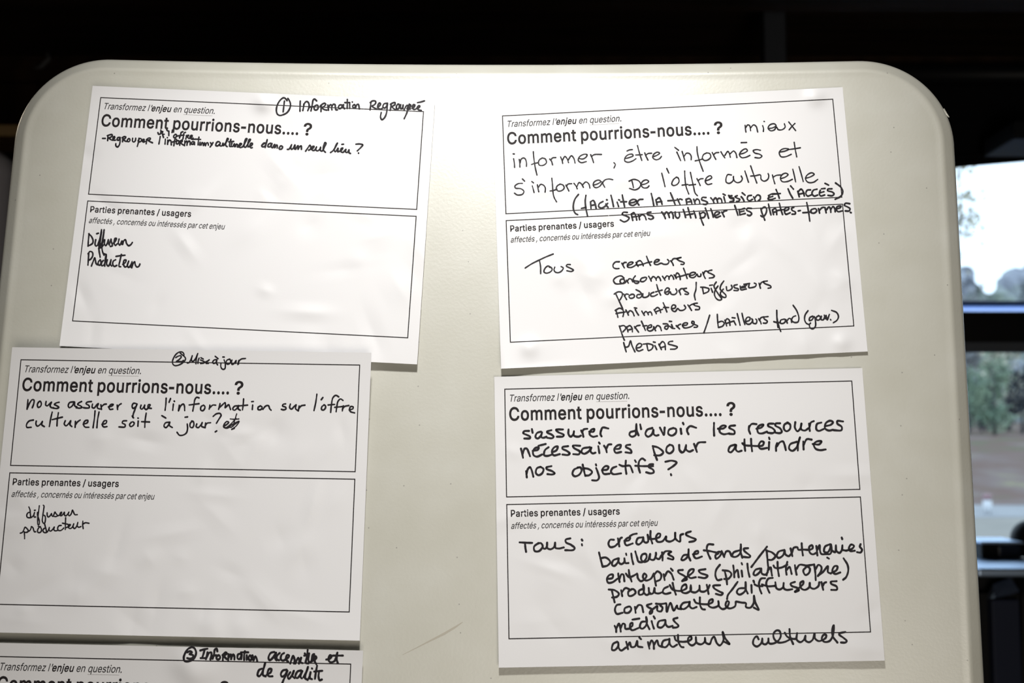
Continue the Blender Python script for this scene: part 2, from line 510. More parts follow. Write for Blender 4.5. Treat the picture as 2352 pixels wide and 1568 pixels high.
rng = random.Random(7)
def leaf_mat(name, a, b):
    m = mat(name, a, 0.8, 0.1)
    mottled(m, [(0.3, a), (0.7, b)], 1.1, 4)
    return m
M_BARK = mat('grey_bark', (0.11, 0.105, 0.11), 0.9, 0.1)
def tree(kind, x, y, h, w, leaf, label, cat, group, density=1.0, tr=1.0, low=0.25):
    """trunk, forked branches and a crown of many small leaf clumps"""
    gz = ground_z(x, y)
    t = tag(empty(kind, (x, y, gz)), label, cat, group)
    ends = []
    bm = bmesh.new()
    add_tube(bm, [(0, 0, -0.1), (0.03 * h * (rng.random() - .5), 0, h * .3), (0.06 * h * (rng.random() - .5), 0, h * .9)], [h * .022 * tr, h * .017 * tr, h * .004 * tr], 8)
    for k in range(int(7 + 5 * density)):
        z = h * (low + (0.8 - low) * rng.random())
        a = rng.random() * 6.28
        l_ = w * (0.35 + .5 * rng.random()) * (1.1 - .6 * z / h)
        e = Vector((math.cos(a) * l_, math.sin(a) * l_ * .8, z + l_ * .55))
        mid = Vector((e.x * .5, e.y * .5, z + l_ * .2))
        add_tube(bm, [(0, 0, z), mid, e], [h * .009 * tr, h * .006 * tr, h * .003 * tr], 6)
        ends += [e, mid.lerp(e, .5)]
    obj_bm('trunk', bm, M_BARK, t, True)
    V, F = [], []
    for i in range(int(520 * density)):
        c = ends[rng.randrange(len(ends))] + Vector((rng.gauss(0, w * .17), rng.gauss(0, w * .17), rng.gauss(0, h * .075)))
        if c.z < h * low * 0.5:
            c.z = h * low * 0.5 + rng.random() * .2
        s = w * (.045 + .05 * rng.random())
        n = Vector((rng.gauss(0, 1), rng.gauss(0, 1), rng.gauss(0, 1))).normalized()
        u = n.orthogonal().normalized()
        v = n.cross(u)
        b = len(V)
        for k in range(6):
            aa = k * math.pi / 3
            V.append(c + u * math.cos(aa) * s + v * math.sin(aa) * s * .7 + n * (s * .25 * math.cos(2 * aa)))
        F.append(tuple(range(b, b + 6)))
    obj('crown', V, F, leaf, t)
    return t
LG = leaf_mat('dull_green_leaves', (0.14, 0.22, 0.165), (0.29, 0.36, 0.25))
LO = leaf_mat('autumn_olive_leaves', (0.36, 0.36, 0.31), (0.58, 0.55, 0.43))
LB = leaf_mat('dark_evergreen_needles', (0.035, 0.04, 0.05), (0.065, 0.07, 0.085))
LS = leaf_mat('bare_grey_twigs', (0.23, 0.235, 0.25), (0.33, 0.33, 0.32))
g = 'trees on the bank outside'
def tx(px, y):
    return at_y(px, 1000, y).x

# wooded skyline far beyond, one mass of trees nobody could count
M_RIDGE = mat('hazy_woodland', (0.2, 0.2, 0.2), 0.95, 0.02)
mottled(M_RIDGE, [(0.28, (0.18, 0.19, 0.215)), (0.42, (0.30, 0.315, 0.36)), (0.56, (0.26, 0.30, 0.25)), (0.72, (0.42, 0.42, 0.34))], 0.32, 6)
V, F = [], []
def ridge_top(px):
    t = [(1500, 640), (2150, 600), (2225, 606), (2262, 622), (2290, 660), (2304, 668), (2320, 652), (2345, 622), (2400, 590), (2700, 600), (3600, 640)]
    for (a, b), (c, d) in zip(t, t[1:]):
        if a <= px <= c:
            return b + (d - b) * (px - a) / (c - a)
    return 640
NPX, NZ = 560, 34
KB = 12
for i_ in range(NPX + 1):
    px = 900 + 2000 * i_ / NPX
    q0 = at_y(px, 1000, 84.0)
    zt__ = at_y(px, ridge_top(px), 84.0).z
    for k in range(NZ + KB + 1):
        f = k / NZ if k <= NZ else 1 - (k - NZ) / KB
        z = 1.0 + (zt__ - 1.0) * f
        d = 2.6 * noise.noise(Vector((q0.x * .45, z * .5, 3))) + 1.2 * noise.noise(Vector((q0.x * 1.3, z * 1.4, 9)))
        V.append((q0.x + .5 * noise.noise(Vector((q0.x, z, 1))), (80 + 6 * f * f if k <= NZ else 92 - 6 * f * f) + d, z + (0.9 * noise.noise(Vector((q0.x * 1.1, 5, 2))) if f > .9 else 0)))
for i_ in range(NPX):
    for k in range(NZ + KB):
        a = i_ * (NZ + KB + 1) + k
        F.append((a, a + NZ + KB + 1, a + NZ + KB + 2, a + 1))
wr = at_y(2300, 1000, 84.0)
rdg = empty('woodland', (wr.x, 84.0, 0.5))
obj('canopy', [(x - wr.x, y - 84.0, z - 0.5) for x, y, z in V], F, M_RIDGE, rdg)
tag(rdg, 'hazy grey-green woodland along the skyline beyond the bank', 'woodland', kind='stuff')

tree('bare_tree', tx(2228, 62), 62, 8.6, 1.7, LS, 'bare grey tree outside, left of the bright gap of sky', 'tree', g, 1.1, low=.2)
tree('bare_tree', tx(2392, 68), 68, 8.8, 1.6, LS, 'bare grey tree outside, right of the bright gap of sky', 'tree', g, 1.0, low=.2)
tree('olive_tree', tx(2318, 56), 56, 5.4, 1.7, LO, 'yellowish olive tree outside below the bright gap of sky', 'tree', g, 1.2, low=.1)
tree('olive_tree', tx(2470, 58), 58, 6.0, 2.0, LO, 'yellowish olive tree cut off by the right frame edge', 'tree', g, 1.0, low=.1)
tree('olive_tree', tx(2130, 58), 58, 5.8, 2.0, LO, 'yellowish olive tree mostly behind the tabletop edge', 'tree', g, 1.0, low=.1)
tree('tall_thin_tree', tx(2212, 71), 71, 18.3, 2.8, LO, 'tall thin tree with few leaves against the white sky', 'tree', g, 0.5, tr=0.28, low=.5)
tree('green_bush', tx(2285, 49), 49, 3.9, 1.1, LG, 'green bush at the top of the bank, middle of the lower pane', 'bush', g, 2.2, low=.08)
tree('green_bush', tx(2226, 51), 51, 3.4, 1.0, LG, 'green bush at the top of the bank beside the tabletop edge', 'bush', g, 1.2, low=.08)
tree('dark_evergreen', tx(2348, 51), 51, 3.2, 1.0, LB, 'dark evergreen shrub on the bank toward the right frame edge', 'bush', g, 1.5, low=.03)
tree('dark_evergreen', tx(2255, 53.5), 53.5, 2.6, 0.9, LB, 'low dark evergreen shrub behind the green bushes', 'bush', g, 1.3, low=.02)

# ---------------------------------------------------------------- the upright folding table
A0 = -0.014009
UX = Vector((math.cos(A0), math.sin(A0), 0))
UY = Vector((-math.sin(A0), math.cos(A0), 0))
EDGE = -0.011                             # the outer edge lies this far behind the face
def edge_pt(px, py):
    q = Vector((*on_board(px, py, EDGE), 0))
    return q.dot(UX), q.dot(UY)
XL, XR = edge_pt(19, 480)[0], edge_pt(2211, 700)[0]
HW = (XR - XL) / 2
TX, TY = edge_pt(1086, 150)
ORG = UX * ((XL + XR) / 2) + UY * TY
XC, YTOP = ORG.x, ORG.y
# length down to the floor
dz = (BOARD.to_3x3() @ UY).z
zmid = (BOARD @ Vector((XC, YTOP, 0))).z
LEN = zmid / dz
TB = BOARD @ Matrix.Translation((XC, YTOP, 0)) @ Matrix.Rotation(A0, 4, 'Z')    # local: top edge middle at 0, y up
RAD = 0.0745
def outline(inset, n=30):
    """rounded rectangle, top edge sagging slightly in the middle"""
    r = max(RAD - inset, 0.012)
    w, top, bot = HW - inset, -inset, -LEN + inset
    P = []
    for cx, cy, a0 in ((w - r, top - r, 0), (-w + r, top - r, 90), (-w + r, bot + r, 180), (w - r, bot + r, 270)):
        for k in range(n + 1):
            a = R(a0 + 90 * k / n)
            P.append([cx + r * math.cos(a), cy + r * math.sin(a)])
        if a0 == 0:
            for k in range(1, 12):
                t = k / 12
                P.append([(w - r) * (1 - 2 * t), top])
        if a0 == 180:
            for k in range(1, 12):
                P.append([(-w + r) + 2 * (w - r) * k / 12, bot])
        if a0 in (90, 270):
            for k in range(1, 30):
                t = k / 30
                ya, yb = (top - r, bot + r) if a0 == 90 else (bot + r, top - r)
                P.append([-w if a0 == 90 else w, ya + (yb - ya) * t])
    for q in P:
        if q[1] > -0.2:
            q[1] += 0.042 * ((q[0] + 0.072) ** 2 - 0.0052) * min(1, (q[1] + .2) / (.2 - RAD * 1.1))
    return P
prof = [(0.0, -0.038), (0.0, -0.0110), (0.0006, -0.0086), (0.0020, -0.0065), (0.0042, -0.0048), (0.0075, -0.0029), (0.0104, -0.0008), (0.0122, 0.0002), (0.0136, 0.00042), (0.0150, 0.0003), (0.0172, 0.00003), (0.0190, 0.0)]
bm = bmesh.new()
rings = []
for ins, z in prof:
    rings.append([bm.verts.new((x, y, z)) for x, y in outline(ins)])
n = len(rings[0])
for a, b in zip(rings, rings[1:]):
    for k in range(n):
        bm.faces.new((a[k], a[(k + 1) % n], b[(k + 1) % n], b[k]))
bm.faces.new(rings[-1])
bm.faces.new(rings[0][::-1])
bmesh.ops.recalc_face_normals(bm, faces=bm.faces)
me = bpy.data.meshes.new('folding_table')
bm.to_mesh(me)
bm.free()
for p_ in me.polygons:
    p_.use_smooth = len(p_.vertices) == 4
me.materials.append(M_TABLE)
ft = bpy.data.objects.new('folding_table', me)
COL.objects.link(ft)
ft.matrix_world = TB
tag(ft, 'white plastic folding table stood on end as a notice board for paper forms', 'table')
# small moulding burr on the upper right rim
bm = bmesh.new()
q = TB.inverted() @ BOARD @ Vector((*on_board(2171, 262, -0.0085), -0.0085))
bmesh.ops.create_cone(bm, cap_ends=True, segments=7, radius1=0.0017, radius2=0.0003, depth=0.008)
bmesh.ops.transform(bm, matrix=Matrix.Translation(q + Vector((0.0005, 0.0005, 0))) @ Matrix.Rotation(R(38), 4, 'Z') @ Matrix.Rotation(R(90), 4, 'X'), verts=bm.verts)
obj_bm('rim_burr', bm, M_TABLE, ft)
ti0 = TB.inverted()
# faint brown scuff low down between the two columns of forms
M_SCUFF = mat('faint_brown_scuff', (0.36, 0.335, 0.28), 0.6, 0.4)
V, F = [], []
pts_ = [(925, 1503), (955, 1488), (990, 1470), (1020, 1455), (1045, 1440), (1063, 1428)]
for i_, (x, y) in enumerate(pts_):
    w_ = (0.3, 0.8, 1.6, 2.4, 2.0, 0.5)[i_]
    for sg in (-1, 1):
        V.append(ti0 @ BOARD @ Vector((*on_board(x + sg * w_ * .5, y + sg * w_), 0.00006)))
F = [(2 * i_, 2 * i_ + 1, 2 * i_ + 3, 2 * i_ + 2) for i_ in range(len(pts_) - 1)]
obj('scuff_mark', V, F, M_SCUFF, ft)
# folding leg behind the table, swung out as a prop
bm = bmesh.new()
ti = TB.inverted()
for sx in (-0.25, 0.25):
    foot = ti @ Vector(((TB @ Vector((sx, -LEN, 0))).x, (TB @ Vector((sx, -LEN, 0))).y + 0.62, 0.014))
    add_tube(bm, [(sx, -0.55, -0.045), foot], 0.013, 10)
    if sx < 0:
        f0 = foot
add_tube(bm, [f0, foot], 0.013, 10)
add_tube(bm, [(-0.25, -0.55, -0.045), (0.25, -0.55, -0.045)], 0.013, 10)
obj_bm('folding_leg', bm, M_STEEL, ft, True)

# ---------------------------------------------------------------- paper forms
SW, SH = 0.2811, 0.2156
FW, H1, GAP, H2 = 0.26448, 0.08192, 0.00566, 0.09783
FX, FY = 0.0079, 0.0098                   # printed form inside the sheet

def edge(v, l):
    return math.exp(-max(v, 0) / l)

NU, NV = 150, 116
class Sheet:
    """a sheet of paper on the tabletop; org + u*eu + v*ev are tabletop coordinates of its printed form"""
    def __init__(s, org, eu, ev, z0, top, bot, left, right, bumps, seed, crease, botpow=3.0, botside=None, tilt=(0, 0), topside=None):
        s.M = np.array([[eu[0], ev[0]], [eu[1], ev[1]]])
        s.Mi = np.linalg.inv(s.M)
        s.org = np.array(org)
        s.z0, s.top, s.bot, s.left, s.right, s.seed, s.crease, s.botpow, s.botside, s.tilt = z0, top, bot, left, right, seed, crease, botpow, botside, tilt
        s.topside = topside
        s.bumps = []
        for px, py, A, sg in bumps:
            u, v = s.to_uv(*on_board(px, py))
            s.bumps.append((u, v, A, sg))
        rg = random.Random(seed * 77)
        s.folds = []
        for k in range(int(34 * crease)):
            a = rg.random() * math.pi
            s.folds.append((rg.random() * SW, (0.25 + 0.75 * rg.random()) * SH, math.cos(a), math.sin(a), 0.007 + 0.010 * rg.random(),
                            0.006 + 0.014 * rg.random(), (0.00040 + 0.00060 * rg.random()) * (1 if rg.random() < .6 else -1)))
        s.grid = [[s.h0(SW * i / NU, SH * j / NV) for i in range(NU + 1)] for j in range(NV + 1)]
    def to_uv(s, X, Y):
        u, v = s.Mi @ (np.array((X, Y)) - s.org)
        return u + FX, v + FY
    def xy(s, u, v, h):
        X, Y = s.org + s.M @ np.array((u - FX, v - FY))
        k = (CAML.z - h) / CAML.z
        return CAML.x + (X - CAML.x) * k, CAML.y + (Y - CAML.y) * k
    def h0(s, u, v):
        z = s.z0
        t = s.top[0] * edge(v, s.top[1])
        if s.topside:
            w = min(max(u / SW, 0), 1)
            t *= s.topside[0] + (s.topside[1] - s.topside[0]) * w
        z += t
        t = min(max(v / SH, 0), 1)
        b = s.bot * t ** s.botpow
        if s.botside:
            w = min(max(u / SW, 0), 1)
            b *= s.botside[0] + (s.botside[1] - s.botside[0]) * w ** s.botside[2]
        z += b
        z += s.left[0] * edge(u, s.left[1]) + s.right[0] * edge(SW - u, s.right[1])
        z += s.tilt[0] * u / SW + s.tilt[1] * v / SH
        for bu, bv, A, sg in s.bumps:
            z += A * math.exp(-((u - bu) ** 2 + (v - bv) ** 2) / (2 * sg * sg))
        z += s.crease * 0.00030 * (noise.noise(Vector((u * 8 + s.seed * 3.1, v * 8, s.seed))) + 0.6)
        for fu, fv, c_, s_, wd, ln, A in s.folds:
            du, dv = u - fu, v - fv
            a = abs(du * c_ + dv * s_)
            if a < wd:
                b = (du * s_ - dv * c_) / ln
                if abs(b) < 2.2:
                    z += A * (1 - a / wd) ** 1.25 * math.exp(-b * b)
        return max(z, 0.0004)
    def h(s, u, v):
        """height on the sheet's own mesh"""
        a, b = min(max(u / SW, 0), 1) * NU, min(max(v / SH, 0), 1) * NV
        i, j = min(int(a), NU - 1), min(int(b), NV - 1)
        a, b = a - i, b - j
        g = s.grid
        return (g[j][i] * (1 - a) + g[j][i + 1] * a) * (1 - b) + (g[j + 1][i] * (1 - a) + g[j + 1][i + 1] * a) * b
    def place(s, px, py, lift):
        """pixel -> point on the sheet's own surface"""
        u, v = s.to_uv(*on_board(px, py))
        h = s.h(u, v) + lift
        X, Y = on_board(px, py, h)
        return (X, Y, h)
    def at(s, fx, fy, lift):
        """form coordinates (right, down) -> point on the sheet's surface"""
        u, v = fx + FX, fy + FY
        h = s.h(u, v) + lift
        X, Y = s.xy(u, v, h)
        return (X, Y, h)
    def build(s, label):
        nu, nv = NU, NV
        V = []
        for j in range(nv + 1):
            for i in range(nu + 1):
                u, v = SW * i / nu, SH * j / nv
                h_ = s.grid[j][i]
                V.append((*s.xy(u, v, h_), h_))
        F = [(j * (nu + 1) + i, (j + 1) * (nu + 1) + i, (j + 1) * (nu + 1) + i + 1, j * (nu + 1) + i + 1) for j in range(nv) for i in range(nu)]
        n = len(V)
        V += [(x, y, z - 0.0001) for x, y, z in V]                     # back of the sheet
        F += [tuple(n + k for k in f[::-1]) for f in F]
        rim = [i for i in range(nu + 1)] + [j * (nu + 1) + nu for j in range(1, nv + 1)] + [nv * (nu + 1) + i for i in range(nu - 1, -1, -1)] + [j * (nu + 1) for j in range(nv - 1, 0, -1)]
        m = len(V)
        V += [V[k] for k in rim] + [V[n + k] for k in rim]             # cut edge, its own vertices
        q = len(rim)
        F += [(m + k, m + (k + 1) % q, m + q + (k + 1) % q, m + q + k) for k in range(q)]
        s.o = obj('paper_form', V, F, M_PAPER, smooth=True)
        s.o.matrix_world = BOARD
        tag(s.o, label, 'paper form', 'question forms stuck on the white tabletop')

def ribbon(V, F, pts, w, place, caps=True, jitter=None):
    """flat stroke of width w along pts (2-D), each vertex put on the sheet by place(x, y)"""
    P = np.array(pts, float)
    n = len(P)
    d = np.zeros_like(P)
    d[1:-1] = P[2:] - P[:-2]
    d[0], d[-1] = P[1] - P[0], P[-1] - P[-2]
    ln = np.hypot(d[:, 0], d[:, 1])
    ln[ln == 0] = 1
    d /= ln[:, None]
    nrm = np.stack([-d[:, 1], d[:, 0]], 1)
    hw = np.full(n, w / 2.0)
    if jitter is not None:
        hw = hw * jitter
    b = len(V)
    for i in range(n):
        for sg in (1, -1):
            V.append(place(*(P[i] + nrm[i] * hw[i] * sg)))
    for i in range(n - 1):
        F.append((b + 2 * i, b + 2 * i + 1, b + 2 * i + 3, b + 2 * i + 2))
    if caps:
        discs = [0, n - 1]
        for i in range(1, n - 1):
            a, c = P[i] - P[i - 1], P[i + 1] - P[i]
            la, lc = np.hypot(*a), np.hypot(*c)
            if la > 0 and lc > 0 and (a @ c) / (la * lc) < 0.93:
                discs.append(i)
        for i in discs:
            b = len(V)
            for k in range(12):
                a = k * math.pi / 6
                V.append(place(P[i][0] + hw[i] * math.cos(a), P[i][1] + hw[i] * math.sin(a)))
            F.append(tuple(range(b, b + 12)))

def spline(pts, step):
    """Catmull-Rom through the points, centripetal, resampled"""
    P = [np.array(p, float) for p in pts]
    if len(P) == 1:
        P = [P[0], P[0] + 0.3]
    if len(P) == 2:
        L_ = np.hypot(*(P[1] - P[0]))
        k = max(2, int(L_ / step))
        return [P[0] + (P[1] - P[0]) * i / k for i in range(k + 1)]
    Q = [2 * P[0] - P[1]] + P + [2 * P[-1] - P[-2]]
    out = [P[0]]
    for i in range(1, len(Q) - 2):
        p0, p1, p2, p3 = Q[i - 1:i + 3]
        ts = [0.0]
        for a, b in ((p0, p1), (p1, p2), (p2, p3)):
            ts.append(ts[-1] + max(np.hypot(*(b - a)), 1e-3) ** 0.5)
        t0, t1, t2, t3 = ts
        k = max(2, int(np.hypot(*(p2 - p1)) / step))
        for j in range(1, k + 1):
            t = t1 + (t2 - t1) * j / k
            a1 = (t1 - t) / (t1 - t0) * p0 + (t - t0) / (t1 - t0) * p1
            a2 = (t2 - t) / (t2 - t1) * p1 + (t - t1) / (t2 - t1) * p2
            a3 = (t3 - t) / (t3 - t2) * p2 + (t - t2) / (t3 - t2) * p3
            b1 = (t2 - t) / (t2 - t0) * a1 + (t - t0) / (t2 - t0) * a2
            b2 = (t3 - t) / (t3 - t1) * a2 + (t - t1) / (t3 - t1) * a3
            out.append((t2 - t) / (t2 - t1) * b1 + (t - t1) / (t2 - t1) * b2)
    return out

